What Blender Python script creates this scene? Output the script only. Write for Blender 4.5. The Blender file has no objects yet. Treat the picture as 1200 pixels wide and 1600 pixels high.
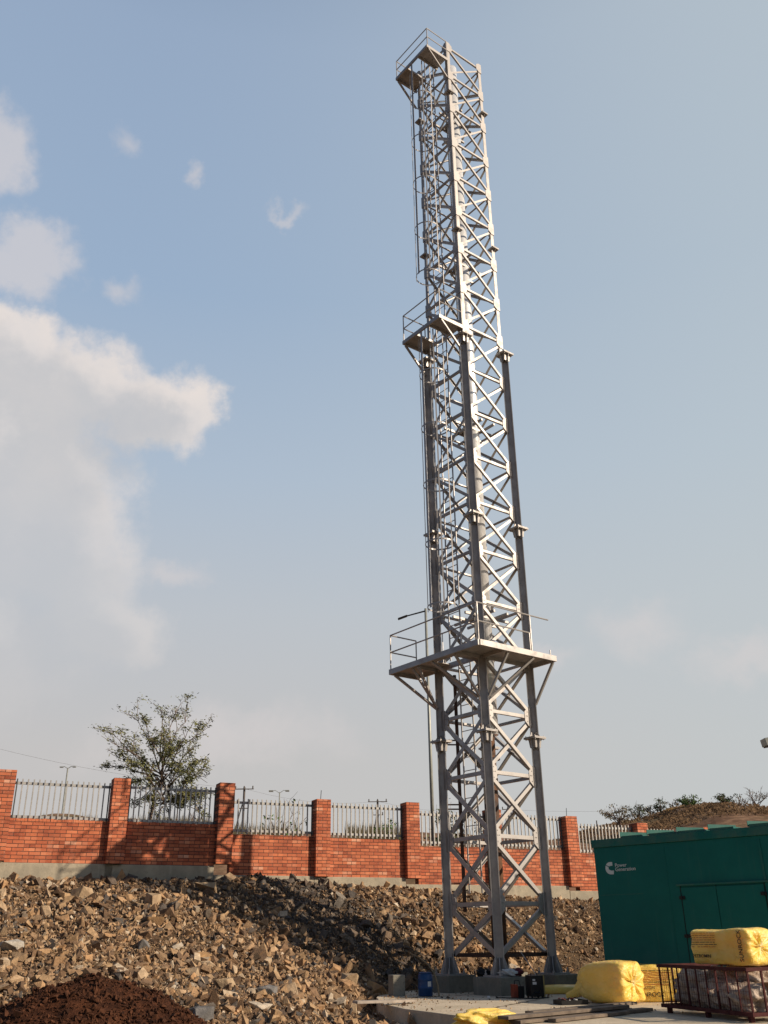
import bpy, bmesh, math, random
import numpy as np
from mathutils import Vector, Matrix
R = math.radians
SC = bpy.context.scene
COL = SC.collection
random.seed(7); RNG = np.random.default_rng(11)

# ------------------------------------------------------------------ camera
HC = 1.15
FPX, PITCH, ROLL = 1446.3, 0.4270, -0.0143      # focal length in px of a 1200 px wide frame
_c, _s = math.cos(PITCH), math.sin(PITCH)
_R = Vector((1, 0, 0)); _F = Vector((0, _c, _s)); _U = Vector((0, -_s, _c))
CR = _R * math.cos(ROLL) + _U * math.sin(ROLL)
CU = -_R * math.sin(ROLL) + _U * math.cos(ROLL)
cam = bpy.data.cameras.new('camera'); camo = bpy.data.objects.new('camera', cam); COL.objects.link(camo)
m = Matrix.Identity(4)
for i in range(3):
    m[i][0] = CR[i]; m[i][1] = CU[i]; m[i][2] = -_F[i]
m[2][3] = HC
camo.matrix_world = m
cam.sensor_fit = 'HORIZONTAL'; cam.sensor_width = 36.0; cam.lens = 36.0 * FPX / 1200.0
cam.clip_start = 0.1; cam.clip_end = 5000
SC.camera = camo
SC.render.resolution_x = 768; SC.render.resolution_y = 1024
SC.view_settings.view_transform = 'Standard'; SC.view_settings.look = 'None'
SC.view_settings.exposure = 0.07; SC.view_settings.gamma = 1.0

def at(x, y, Y):
    """point of the place seen at photo pixel x, y, at the distance Y ahead"""
    d = _F * FPX + CR * (x - 600) - CU * (y - 800)
    d = d * (Y / d.y)
    return Vector((d.x, d.y, d.z + HC))

# ------------------------------------------------------------------ sun
SUN_AZ, SUN_EL = 110.0, 25.0
sdir = Vector((math.sin(R(SUN_AZ)) * math.cos(R(SUN_EL)), math.cos(R(SUN_AZ)) * math.cos(R(SUN_EL)), math.sin(R(SUN_EL))))
sl = bpy.data.lights.new('sun', 'SUN'); so = bpy.data.objects.new('sun', sl); COL.objects.link(so)
sl.energy = 4.9; sl.angle = R(0.5); sl.color = (1.0, 0.84, 0.66)
so.rotation_euler = (-sdir).to_track_quat('-Z', 'Y').to_euler(); so.location = (30, -10, 30)

# ------------------------------------------------------------------ sky
class NG:
    """little helper to write node arithmetic"""
    def __init__(s, nt): s.nt = nt
    def new(s, t, **k):
        n = s.nt.nodes.new(t)
        for a, b in k.items(): setattr(n, a, b)
        return n
    def put(s, v, sock):
        if isinstance(v, (int, float)): sock.default_value = v
        elif isinstance(v, (tuple, list)): sock.default_value = tuple(v) + ((1,) if len(v) == 3 and len(sock.default_value) == 4 else ())
        else: s.nt.links.new(v, sock)
    def m(s, op, a, b=None, c=None, clamp=False):
        n = s.new('ShaderNodeMath', operation=op); n.use_clamp = clamp
        s.put(a, n.inputs[0])
        if b is not None: s.put(b, n.inputs[1])
        if c is not None: s.put(c, n.inputs[2])
        return n.outputs[0]
    def ss(s, v, a, b):
        n = s.new('ShaderNodeMapRange', interpolation_type='SMOOTHSTEP')
        s.put(v, n.inputs[0]); n.inputs[1].default_value = a; n.inputs[2].default_value = b
        return n.outputs[0]
    def lin(s, v, a, b, c=0.0, d=1.0):
        n = s.new('ShaderNodeMapRange'); s.put(v, n.inputs[0])
        for i, q in enumerate((a, b, c, d)): n.inputs[i + 1].default_value = q
        return n.outputs[0]
    def mix(s, f, a, b, mode='MIX'):
        n = s.new('ShaderNodeMix', data_type='RGBA', blend_type=mode)
        s.put(f, n.inputs[0]); s.put(a, n.inputs[6]); s.put(b, n.inputs[7])
        return n.outputs[2]
    def noise(s, vec, scale, detail=4, rough=0.5, dim='3D', dist=0.0):
        n = s.new('ShaderNodeTexNoise', noise_dimensions=dim)
        if vec is not None: s.put(vec, n.inputs['Vector'])
        n.inputs['Scale'].default_value = scale; n.inputs['Detail'].default_value = detail
        n.inputs['Roughness'].default_value = rough; n.inputs['Distortion'].default_value = dist
        return n.outputs[0]
    def ramp(s, f, stops):
        n = s.new('ShaderNodeValToRGB'); s.put(f, n.inputs[0]); e = n.color_ramp.elements
        while len(e) < len(stops): e.new(0.5)
        for q, (p, c) in zip(e, stops): q.position = p; q.color = tuple(c) + (1,)
        return n.outputs[0]

W = bpy.data.worlds.new('World'); SC.world = W; W.use_nodes = True
g = NG(W.node_tree); bg = W.node_tree.nodes['Background']
sky = g.new('ShaderNodeTexSky', sky_type='NISHITA'); sky.sun_disc = False
sky.sun_elevation = R(SUN_EL); sky.sun_rotation = R(SUN_AZ); sky.air_density = 1.0; sky.dust_density = 1.2; sky.ozone_density = 1.5
tc = g.new('ShaderNodeTexCoord'); sep = g.new('ShaderNodeSeparateXYZ'); W.node_tree.links.new(tc.outputs['Generated'], sep.inputs[0])
X, Y, Z = sep.outputs
el = g.m('MULTIPLY', g.m('ARCSINE', Z), 57.29578)
azd = g.m('MULTIPLY', g.m('ARCTAN2', X, Y), 57.29578)
hz = g.ramp(g.lin(el, 0, 60), [(0.0, (5.8, 5.4, 5.1)), (0.16, (5.8, 5.55, 5.35)), (0.30, (5.3, 5.6, 5.95)), (0.44, (4.4, 5.3, 6.4)), (0.62, (3.4, 4.55, 6.15)), (0.85, (3.2, 4.2, 5.75)), (1.0, (2.4, 3.3, 4.7))])
# the sky pales towards the sun's side
sun_side = g.ss(azd, -22, 42)
hz = g.mix(g.m('MULTIPLY', sun_side, 0.66), hz, (5.7, 6.3, 6.4))
# haze only ahead; sky behind and overhead is darkened to cut ambient light
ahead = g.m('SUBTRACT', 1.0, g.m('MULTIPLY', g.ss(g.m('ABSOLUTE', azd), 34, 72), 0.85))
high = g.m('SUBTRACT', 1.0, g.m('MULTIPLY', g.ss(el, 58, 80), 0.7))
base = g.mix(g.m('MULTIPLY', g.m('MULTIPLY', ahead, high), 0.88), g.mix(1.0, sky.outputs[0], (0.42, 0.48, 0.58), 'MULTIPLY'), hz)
# clouds: soft bodies at their own bearings and elevations, with billowing noise edges
blobs = [(-27.5, 30.6, 6.5, 3.4), (-25.5, 32.0, 3.6, 2.2), (-21.0, 30.6, 4.6, 3.2), (-16.5, 29.5, 3.6, 2.6), (-13.8, 29.6, 2.6, 2.4), (-24.0, 26.0, 7.0, 6.0), (-21.0, 21.0, 5.5, 5.5),
         (-26.0, 15.0, 8.0, 4.5), (-18.0, 16.5, 4.0, 2.8), (-34, 29, 8, 6), (-36, 24, 9, 9)]
wisps = [(-13.6, 20.4, 2.6, 0.9), (-7.1, 42.7, 2.0, 0.45), (-20.4, 44.3, 1.4, 1.2), (-14.4, 43.6, 0.8, 0.7), (-19.1, 36.9, 1.7, 1.0), (15.2, 16.2, 3.6, 2.0), (21.5, 14.0, 5.0, 1.6), (9.0, 15.0, 3.0, 1.0), (-10, 10.5, 9, 2.2)]
def warp(seed, amp, sc):
    mp = g.new('ShaderNodeMapping'); W.node_tree.links.new(tc.outputs['Generated'], mp.inputs[0]); mp.inputs['Location'].default_value = (seed, seed * .7, -seed)
    return g.m('MULTIPLY', g.m('SUBTRACT', g.noise(mp.outputs[0], sc, 6, 0.6), 0.5), amp)
wa, we = g.m('ADD', warp(3.1, 6.0, 6.0), warp(1.7, 3.4, 24.0)), g.m('ADD', warp(8.7, 5.0, 6.0), warp(6.1, 3.0, 24.0))
wf = warp(5.3, 1.0, 16.0)
A2, E2 = g.m('ADD', azd, wa), g.m('ADD', el, we)
def field(bl, a, e):
    out = None
    for (ba, be, ra, re) in bl:
        da = g.m('DIVIDE', g.m('SUBTRACT', a, ba), ra); de = g.m('DIVIDE', g.m('SUBTRACT', e, be), re)
        d = g.m('SQRT', g.m('ADD', g.m('MULTIPLY', da, da), g.m('MULTIPLY', de, de)))
        v = g.m('SUBTRACT', 1.0, d)
        out = v if out is None else g.m('SMOOTH_MAX', out, v, 0.25)
    return out
f1 = g.m('ADD', field(blobs, A2, E2), g.m('MULTIPLY', wf, 0.9))
dens = g.ss(f1, -0.16, 0.42)
low = g.ss(el, 15, 28)                                   # lower down the cloud melts into the haze
dens = g.m('MULTIPLY', dens, g.m('ADD', g.m('MULTIPLY', low, 0.52), 0.36))
f1s = g.m('ADD', field(blobs, g.m('ADD', A2, 1.6), g.m('ADD', E2, 1.5)), g.m('MULTIPLY', warp(5.3, 1.0, 16.0), 0.5))
edge = g.m('SUBTRACT', 1.0, g.ss(f1s, -0.25, 0.42))  # sun-side cloud rims: brightening painted into the cloud colour
cloudcol = g.mix(edge, (5.6, 5.5, 5.55), (7.6, 6.95, 6.55))
cloudcol = g.mix(g.ss(wf, -0.15, 0.2), cloudcol, g.mix(1.0, cloudcol, (1.06, 1.04, 1.02), 'MULTIPLY'))
cloudcol = g.mix(g.m('MULTIPLY', g.ss(warp(12.3, 1.0, 9.0), 0.0, 0.16), 0.55), cloudcol, (7.3, 6.8, 6.55))
cloudcol = g.mix(g.m('MULTIPLY', g.ss(warp(19.3, 1.0, 5.0), 0.02, 0.2), 0.5), cloudcol, (4.9, 4.95, 5.2))
f2 = g.m('ADD', field(wisps, A2, E2), g.m('MULTIPLY', wf, 1.6))
dens2 = g.m('MULTIPLY', g.ss(f2, -0.15, 1.1), 0.48)
base = g.mix(dens2, base, (6.6, 6.1, 6.0))
f3 = g.m('ADD', field([(-25.4, 37.2, 4.0, 2.5), (-27.8, 36.2, 3.4, 2.0), (-29.2, 42.0, 3.0, 3.2)], A2, E2), g.m('MULTIPLY', wf, 1.3))
base = g.mix(g.m('MULTIPLY', g.ss(f3, -0.1, 0.55), 0.62), base, (6.7, 6.25, 6.2))
base = g.mix(dens, base, cloudcol)
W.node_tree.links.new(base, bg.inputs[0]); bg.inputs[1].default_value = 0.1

# ------------------------------------------------------------------ materials
def mat(name, col, rough=0.8, metal=0.0, var=0.0, vs=5.0, col2=None, bump=0.0, bs=20.0, spec=0.4, f=None):
    M = bpy.data.materials.new(name); M.use_nodes = True
    q = NG(M.node_tree); b = M.node_tree.nodes['Principled BSDF']
    t = q.new('ShaderNodeTexCoord').outputs['Object']
    c = col
    if var or col2:
        n = q.noise(t, vs, 5, 0.6)
        c2 = col2 if col2 else tuple(v * (1 - var) for v in col)
        c = q.mix(q.ss(n, 0.35, 0.65), col, c2)
    q.put(c, b.inputs['Base Color'])
    b.inputs['Roughness'].default_value = rough; b.inputs['Metallic'].default_value = metal
    b.inputs['Specular IOR Level'].default_value = spec
    if bump:
        bn = q.new('ShaderNodeBump'); bn.inputs['Strength'].default_value = bump; bn.inputs['Distance'].default_value = 0.03
        q.put(q.noise(t, bs, 5, 0.6), bn.inputs['Height']); q.put(bn.outputs[0], b.inputs['Normal'])
    if f: f(q, b, t)
    return M

def brick_f(q, b, t):
    # bricks laid along the wall's own x axis and height
    mp = q.new('ShaderNodeMapping'); q.put(t, mp.inputs[0]); mp.inputs['Rotation'].default_value = (R(90), 0, 0)
    br = q.new('ShaderNodeTexBrick'); q.put(mp.outputs[0], br.inputs[0])
    br.inputs['Scale'].default_value = 1.0; br.inputs['Brick Width'].default_value = 0.262; br.inputs['Row Height'].default_value = 0.0835
    br.inputs['Mortar Size'].default_value = 0.0075; br.inputs['Mortar Smooth'].default_value = 0.3; br.inputs['Bias'].default_value = -0.1
    br.inputs['Color1'].default_value = (0.56, 0.17, 0.078, 1); br.inputs['Color2'].default_value = (0.40, 0.10, 0.046, 1); br.inputs['Mortar'].default_value = (0.06, 0.038, 0.03, 1)
    # single bricks that are pinker or paler, found with a coarse cell noise in the same grid
    s2 = q.new('ShaderNodeSeparateXYZ'); q.put(mp.outputs[0], s2.inputs[0])
    row = q.m('FLOOR', q.m('DIVIDE', s2.outputs[1], 0.0835))
    off = q.m('MULTIPLY', q.m('FLOORED_MODULO', row, 2.0), 0.131)
    cx = q.m('FLOOR', q.m('DIVIDE', q.m('ADD', s2.outputs[0], off), 0.262))
    wn = q.new('ShaderNodeTexWhiteNoise', noise_dimensions='2D'); cv = q.new('ShaderNodeCombineXYZ'); q.put(cx, cv.inputs[0]); q.put(row, cv.inputs[1]); q.put(cv.outputs[0], wn.inputs[0])
    tone = q.ramp(wn.outputs[0], [(0, (0.72, 0.7, 0.75)), (0.35, (0.95, 0.95, 0.95)), (0.8, (1.15, 1.2, 1.2)), (0.93, (1.2, 1.5, 1.7)), (1, (1.35, 2.3, 3.2))])
    c = q.mix(1.0, br.outputs[0], q.mix(br.outputs[1], tone, (1, 1, 1)), 'MULTIPLY')
    dirt = q.ss(q.noise(t, 0.9, 6, 0.65), 0.35, 0.75)
    c = q.mix(1.0, c, q.mix(dirt, (0.84, 0.82, 0.82), (1.08, 1.06, 1.02)), 'MULTIPLY')
    c = q.mix(q.m('MULTIPLY', q.ss(q.noise(t, 30, 3, 0.6), 0.5, 0.8), 0.35), c, (0.55, 0.33, 0.24))
    mp3 = q.new('ShaderNodeMapping'); q.put(t, mp3.inputs[0]); mp3.inputs['Scale'].default_value = (2.2, 1, .5)
    c = q.mix(q.m('MULTIPLY', q.ss(q.noise(mp3.outputs[0], 1.6, 6, 0.7), 0.56, 0.78), 0.4), c, (0.42, 0.30, 0.24))
    c = q.mix(q.m('MULTIPLY', q.ss(q.noise(t, 2.7, 5, 0.7), 0.60, 0.75), 0.45), c, (0.20, 0.08, 0.05))
    q.put(c, b.inputs['Base Color'])
    bn = q.new('ShaderNodeBump'); bn.inputs['Strength'].default_value = 0.8; bn.inputs['Distance'].default_value = 0.012
    h = q.m('ADD', q.m('SUBTRACT', 1.0, br.outputs[1]), q.m('MULTIPLY', q.noise(t, 40, 3), 0.35))
    q.put(h, bn.inputs['Height']); q.put(bn.outputs[0], b.inputs['Normal'])
def concrete_f(c1, c2, stain=0.5):
    def f(q, b, t):
        n1 = q.ss(q.noise(t, 1.3, 6, 0.65), 0.35, 0.68); n2 = q.noise(t, 14, 5, 0.7)
        c = q.mix(n1, c1, c2)
        c = q.mix(q.m('MULTIPLY', q.ss(n2, 0.52, 0.72), stain), c, tuple(v * 0.62 for v in c1))
        mp = q.new('ShaderNodeMapping'); q.put(t, mp.inputs[0]); mp.inputs['Scale'].default_value = (5, 5, 0.5)
        c = q.mix(q.m('MULTIPLY', q.ss(q.noise(mp.outputs[0], 2.0, 4, 0.6), 0.55, 0.75), 0.35), c, tuple(min(1, v * 1.35) for v in c2))
        q.put(c, b.inputs['Base Color'])
        bn = q.new('ShaderNodeBump'); bn.inputs['Strength'].default_value = 0.5; bn.inputs['Distance'].default_value = 0.02
        q.put(n2, bn.inputs['Height']); q.put(bn.outputs[0], b.inputs['Normal'])
    return f
def rock_f(q, b, t):
    a = q.new('ShaderNodeAttribute'); a.attribute_name = 'tone'
    s3 = q.new('ShaderNodeSeparateColor'); q.put(a.outputs['Color'], s3.inputs[0])
    c = q.ramp(s3.outputs[0], [(0, (0.12, 0.075, 0.045)), (0.35, (0.25, 0.155, 0.088)), (0.65, (0.44, 0.30, 0.17)), (0.8, (0.42, 0.25, 0.125)), (0.93, (0.54, 0.41, 0.27)), (1, (0.56, 0.49, 0.39))])
    c = q.mix(s3.outputs[1], c, (0.085, 0.080, 0.076))
    n = q.noise(t, 9, 5, 0.7)
    c = q.mix(1.0, c, q.mix(q.ss(n, 0.35, 0.65), (0.72, 0.70, 0.68), (1.15, 1.12, 1.08)), 'MULTIPLY')
    q.put(c, b.inputs['Base Color'])
    bn = q.new('ShaderNodeBump'); bn.inputs['Strength'].default_value = 0.7; bn.inputs['Distance'].default_value = 0.02
    q.put(q.noise(t, 35, 4, 0.7), bn.inputs['Height']); q.put(bn.outputs[0], b.inputs['Normal'])
def steel_f(q, b, t):
    n = q.ss(q.noise(t, 3.0, 6, 0.7), 0.35, 0.7); n2 = q.ss(q.noise(t, 22, 4, 0.7), 0.6, 0.8)
    c = q.mix(n, (0.43, 0.405, 0.38), (0.33, 0.31, 0.295))
    c = q.mix(q.m('MULTIPLY', n2, 0.3), c, (0.28, 0.24, 0.21))
    q.put(c, b.inputs['Base Color']); q.put(q.lin(n, 0, 1, 0.38, 0.58), b.inputs['Roughness'])
M_STEEL = mat('silver_painted_steel', (0.5, 0.5, 0.5), 0.5, 0.3, f=steel_f)
def flue_f(q, b, t):
    mp = q.new('ShaderNodeMapping'); q.put(t, mp.inputs[0]); mp.inputs['Scale'].default_value = (1, 1, 0.6)
    n = q.noise(mp.outputs[0], 4.0, 3, 0.5)
    bn = q.new('ShaderNodeBump'); bn.inputs['Strength'].default_value = 0.5; bn.inputs['Distance'].default_value = 0.06
    q.put(n, bn.inputs['Height']); q.put(bn.outputs[0], b.inputs['Normal'])
M_FLUE = mat('bright_flue_cladding', (0.88, 0.88, 0.87), 0.30, 0.3, f=flue_f)
M_RUST = mat('rusty_pipe', (0.16, 0.075, 0.035), 0.75, 0.1, col2=(0.05, 0.03, 0.022), vs=5)
M_DARKPIPE = mat('dark_pipe', (0.045, 0.03, 0.025), 0.6, 0.3, col2=(0.09, 0.045, 0.03), vs=4)
M_BRICK = mat('red_brick', (0.4, 0.1, 0.05), 0.9, f=brick_f)
M_CONC = mat('grey_concrete', (0.3, 0.3, 0.28), 0.92, f=concrete_f((0.30, 0.265, 0.20), (0.43, 0.37, 0.27), 0.5))
M_SLAB = mat('slab_concrete', (0.4, 0.36, 0.3), 0.93, f=concrete_f((0.50, 0.42, 0.30), (0.64, 0.54, 0.40), 0.45))
M_BLOCK = mat('foundation_concrete', (0.2, 0.2, 0.17), 0.93, f=concrete_f((0.17, 0.16, 0.13), (0.27, 0.25, 0.20), 0.6))
M_ROCK = mat('broken_rock', (0.3, 0.2, 0.1), 0.9, f=rock_f, spec=0.25)
def ground_f(q, b, t):
    n = q.noise(t, 2.0, 7, 0.7); n2 = q.noise(t, 25, 4, 0.7)
    c = q.ramp(n, [(0.3, (0.07, 0.045, 0.028)), (0.5, (0.15, 0.10, 0.060)), (0.7, (0.27, 0.185, 0.105))])
    c = q.mix(1.0, c, q.mix(q.ss(n2, 0.4, 0.6), (0.65, 0.63, 0.6), (1.1, 1.1, 1.1)), 'MULTIPLY')
    q.put(c, b.inputs['Base Color'])
    bn = q.new('ShaderNodeBump'); bn.inputs['Strength'].default_value = 1; bn.inputs['Distance'].default_value = 0.05
    q.put(n2, bn.inputs['Height']); q.put(bn.outputs[0], b.inputs['Normal'])
M_GROUND = mat('stony_earth', (0.2, 0.15, 0.1), 0.95, f=ground_f, spec=0.1)
def soil_f(q, b, t):
    n = q.noise(t, 5, 7, 0.75); n2 = q.noise(t, 40, 3, 0.7)
    c = q.ramp(n, [(0.3, (0.022, 0.010, 0.007)), (0.5, (0.070, 0.028, 0.015)), (0.68, (0.13, 0.050, 0.024))])
    q.put(c, b.inputs['Base Color'])
    bn = q.new('ShaderNodeBump'); bn.inputs['Strength'].default_value = 1; bn.inputs['Distance'].default_value = 0.04
    q.put(n2, bn.inputs['Height']); q.put(bn.outputs[0], b.inputs['Normal'])
M_SOIL = mat('red_brown_soil', (0.07, 0.03, 0.02), 0.97, f=soil_f, spec=0.1)
M_CLOD = mat('soil_clod', (0.10, 0.042, 0.022), 0.95, col2=(0.03, 0.014, 0.009), vs=8, spec=0.1)
M_RAIL = mat('grey_railing_paint', (0.40, 0.39, 0.37), 0.5, 0.3, var=0.2, vs=12)
M_RAILD = mat('dark_railing_end', (0.07, 0.075, 0.075), 0.5, 0.3)
def green_f(q, b, t):
    n = q.ss(q.noise(t, 1.2, 6, 0.65), 0.35, 0.7); n2 = q.ss(q.noise(t, 9, 5, 0.7), 0.55, 0.75)
    c = q.mix(n, (0.002, 0.115, 0.098), (0.004, 0.135, 0.115))
    c = q.mix(q.m('MULTIPLY', n2, 0.25), c, (0.03, 0.13, 0.11))
    sz = q.new('ShaderNodeSeparateXYZ'); q.put(t, sz.inputs[0])
    dust = q.m('MULTIPLY', q.ss(sz.outputs[2], 1.0, 0.1), q.ss(q.noise(t, 2.5, 6, 0.7), 0.35, 0.7))
    c = q.mix(q.m('MULTIPLY', dust, 0.22), c, (0.22, 0.17, 0.11))
    mp4 = q.new('ShaderNodeMapping'); q.put(t, mp4.inputs[0]); mp4.inputs['Scale'].default_value = (6, 6, .35)
    c = q.mix(q.m('MULTIPLY', q.ss(q.noise(mp4.outputs[0], 1.5, 4, 0.6), 0.56, 0.75), 0.14), c, (0.10, 0.17, 0.14))
    q.put(c, b.inputs['Base Color']); q.put(q.lin(n2, 0, 1, 0.5, 0.7), b.inputs['Roughness'])
M_GREEN = mat('green_enclosure_paint', (0.01, 0.1, 0.09), 0.55, f=green_f, spec=0.22)
M_GAP = mat('door_gap', (0.004, 0.02, 0.018), 0.8)
M_BLACK = mat('black_metal', (0.012, 0.012, 0.013), 0.45, 0.2, var=0.3)
M_WHITE = mat('white_lettering', (0.62, 0.68, 0.66), 0.6)
def yellow_f(q, b, t):
    n = q.ss(q.noise(t, 3, 6, 0.6), 0.35, 0.7)
    c = q.mix(n, (0.86, 0.57, 0.11), (0.90, 0.64, 0.18))
    q.put(c, b.inputs['Base Color'])
    b.inputs['Subsurface Weight'].default_value = 0.35; b.inputs['Subsurface Radius'].default_value = (1, .75, .3); b.inputs['Subsurface Scale'].default_value = 0.25
    bn = q.new('ShaderNodeBump'); bn.inputs['Strength'].default_value = 0.9; bn.inputs['Distance'].default_value = 0.035
    mp = q.new('ShaderNodeMapping'); q.put(t, mp.inputs[0]); mp.inputs['Scale'].default_value = (1, 1, 1.8)
    q.put(q.noise(mp.outputs[0], 8, 4, 0.55, dist=0.8), bn.inputs['Height']); q.put(bn.outputs[0], b.inputs['Normal'])
M_YEL = mat('yellow_plastic_wrap', (0.7, 0.5, 0.1), 0.38, f=yellow_f, spec=0.5)
M_PRINT = mat('dark_print', (0.05, 0.035, 0.02), 0.6)
M_PRINTR = mat('red_print', (0.45, 0.15, 0.04), 0.6)
M_CRATE = mat('red_oxide_steel', (0.055, 0.014, 0.014), 0.7, 0.0, col2=(0.085, 0.026, 0.024), vs=9, spec=.15)
def bag_f(q, b, t):
    n = q.ss(q.noise(t, 6, 5, 0.65), 0.35, 0.65)
    q.put(q.mix(n, (0.33, 0.25, 0.19), (0.52, 0.42, 0.33)), b.inputs['Base Color'])
    bn = q.new('ShaderNodeBump'); bn.inputs['Strength'].default_value = 0.9; bn.inputs['Distance'].default_value = 0.05
    q.put(q.noise(t, 9, 4, 0.6, dist=1.5), bn.inputs['Height']); q.put(bn.outputs[0], b.inputs['Normal'])
M_BAG = mat('wrinkled_sack_plastic', (0.4, 0.35, 0.3), 0.45, f=bag_f)
M_CARD = mat('cardboard', (0.30, 0.15, 0.06), 0.85, var=0.25)
M_WOOD = mat('weathered_plank', (0.20, 0.155, 0.115), 0.85, col2=(0.11, 0.085, 0.065), vs=4, bump=0.4, bs=12)
M_BLUE = mat('blue_plastic', (0.010, 0.055, 0.17), 0.4, var=0.25)
M_PAPER = mat('white_paper_label', (0.6, 0.6, 0.58), 0.7)
M_ORANGE = mat('orange_metal', (0.30, 0.05, 0.02), 0.5, var=0.4)
M_GALV = mat('galvanised_pole', (0.36, 0.37, 0.33), 0.5, 0.35, var=0.15)
M_BARK = mat('grey_brown_bark', (0.19, 0.135, 0.10), 0.9, var=0.35, vs=6)
M_POLE = mat('dark_wood_pole', (0.12, 0.105, 0.095), 0.9)
def leafm(name, c1, c2):
    def f(q, b, t):
        oi = q.noise(t, 2.2, 3, 0.6)
        q.put(q.mix(q.ss(oi, 0.35, 0.65), c1, c2), b.inputs['Base Color'])
    return mat(name, c1, 0.7, f=f, spec=0.2)
M_LEAF = leafm('tree_leaf', (0.13, 0.145, 0.055), (0.21, 0.20, 0.085))
M_LEAF2 = leafm('dark_leaf', (0.05, 0.075, 0.032), (0.10, 0.12, 0.055))
M_LEAF3 = leafm('olive_leaf', (0.15, 0.13, 0.075), (0.22, 0.18, 0.11))
M_LEAF4 = leafm('bright_leaf', (0.07, 0.13, 0.03), (0.10, 0.16, 0.045))
M_TWIG = mat('bare_twig', (0.16, 0.11, 0.085), 0.9)
def hill_f(q, b, t):
    n = q.noise(t, 0.16, 7, 0.7); n2 = q.noise(t, 1.2, 5, 0.7)
    c = q.ramp(n, [(0.35, (0.20, 0.105, 0.065)), (0.5, (0.27, 0.165, 0.10)), (0.62, (0.17, 0.13, 0.06)), (0.75, (0.36, 0.24, 0.12))])
    c = q.mix(1.0, c, q.mix(q.ss(n2, 0.4, 0.65), (0.6, 0.6, 0.6), (1.1, 1.1, 1.1)), 'MULTIPLY')
    q.put(c, b.inputs['Base Color'])
M_HILL = mat('dry_hill', (0.25, 0.15, 0.1), 0.95, f=hill_f, spec=0.1, bump=0)
M_STRAW = mat('dry_straw', (0.42, 0.27, 0.11), 0.9, var=0.3, vs=0.8, spec=0.1)

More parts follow.
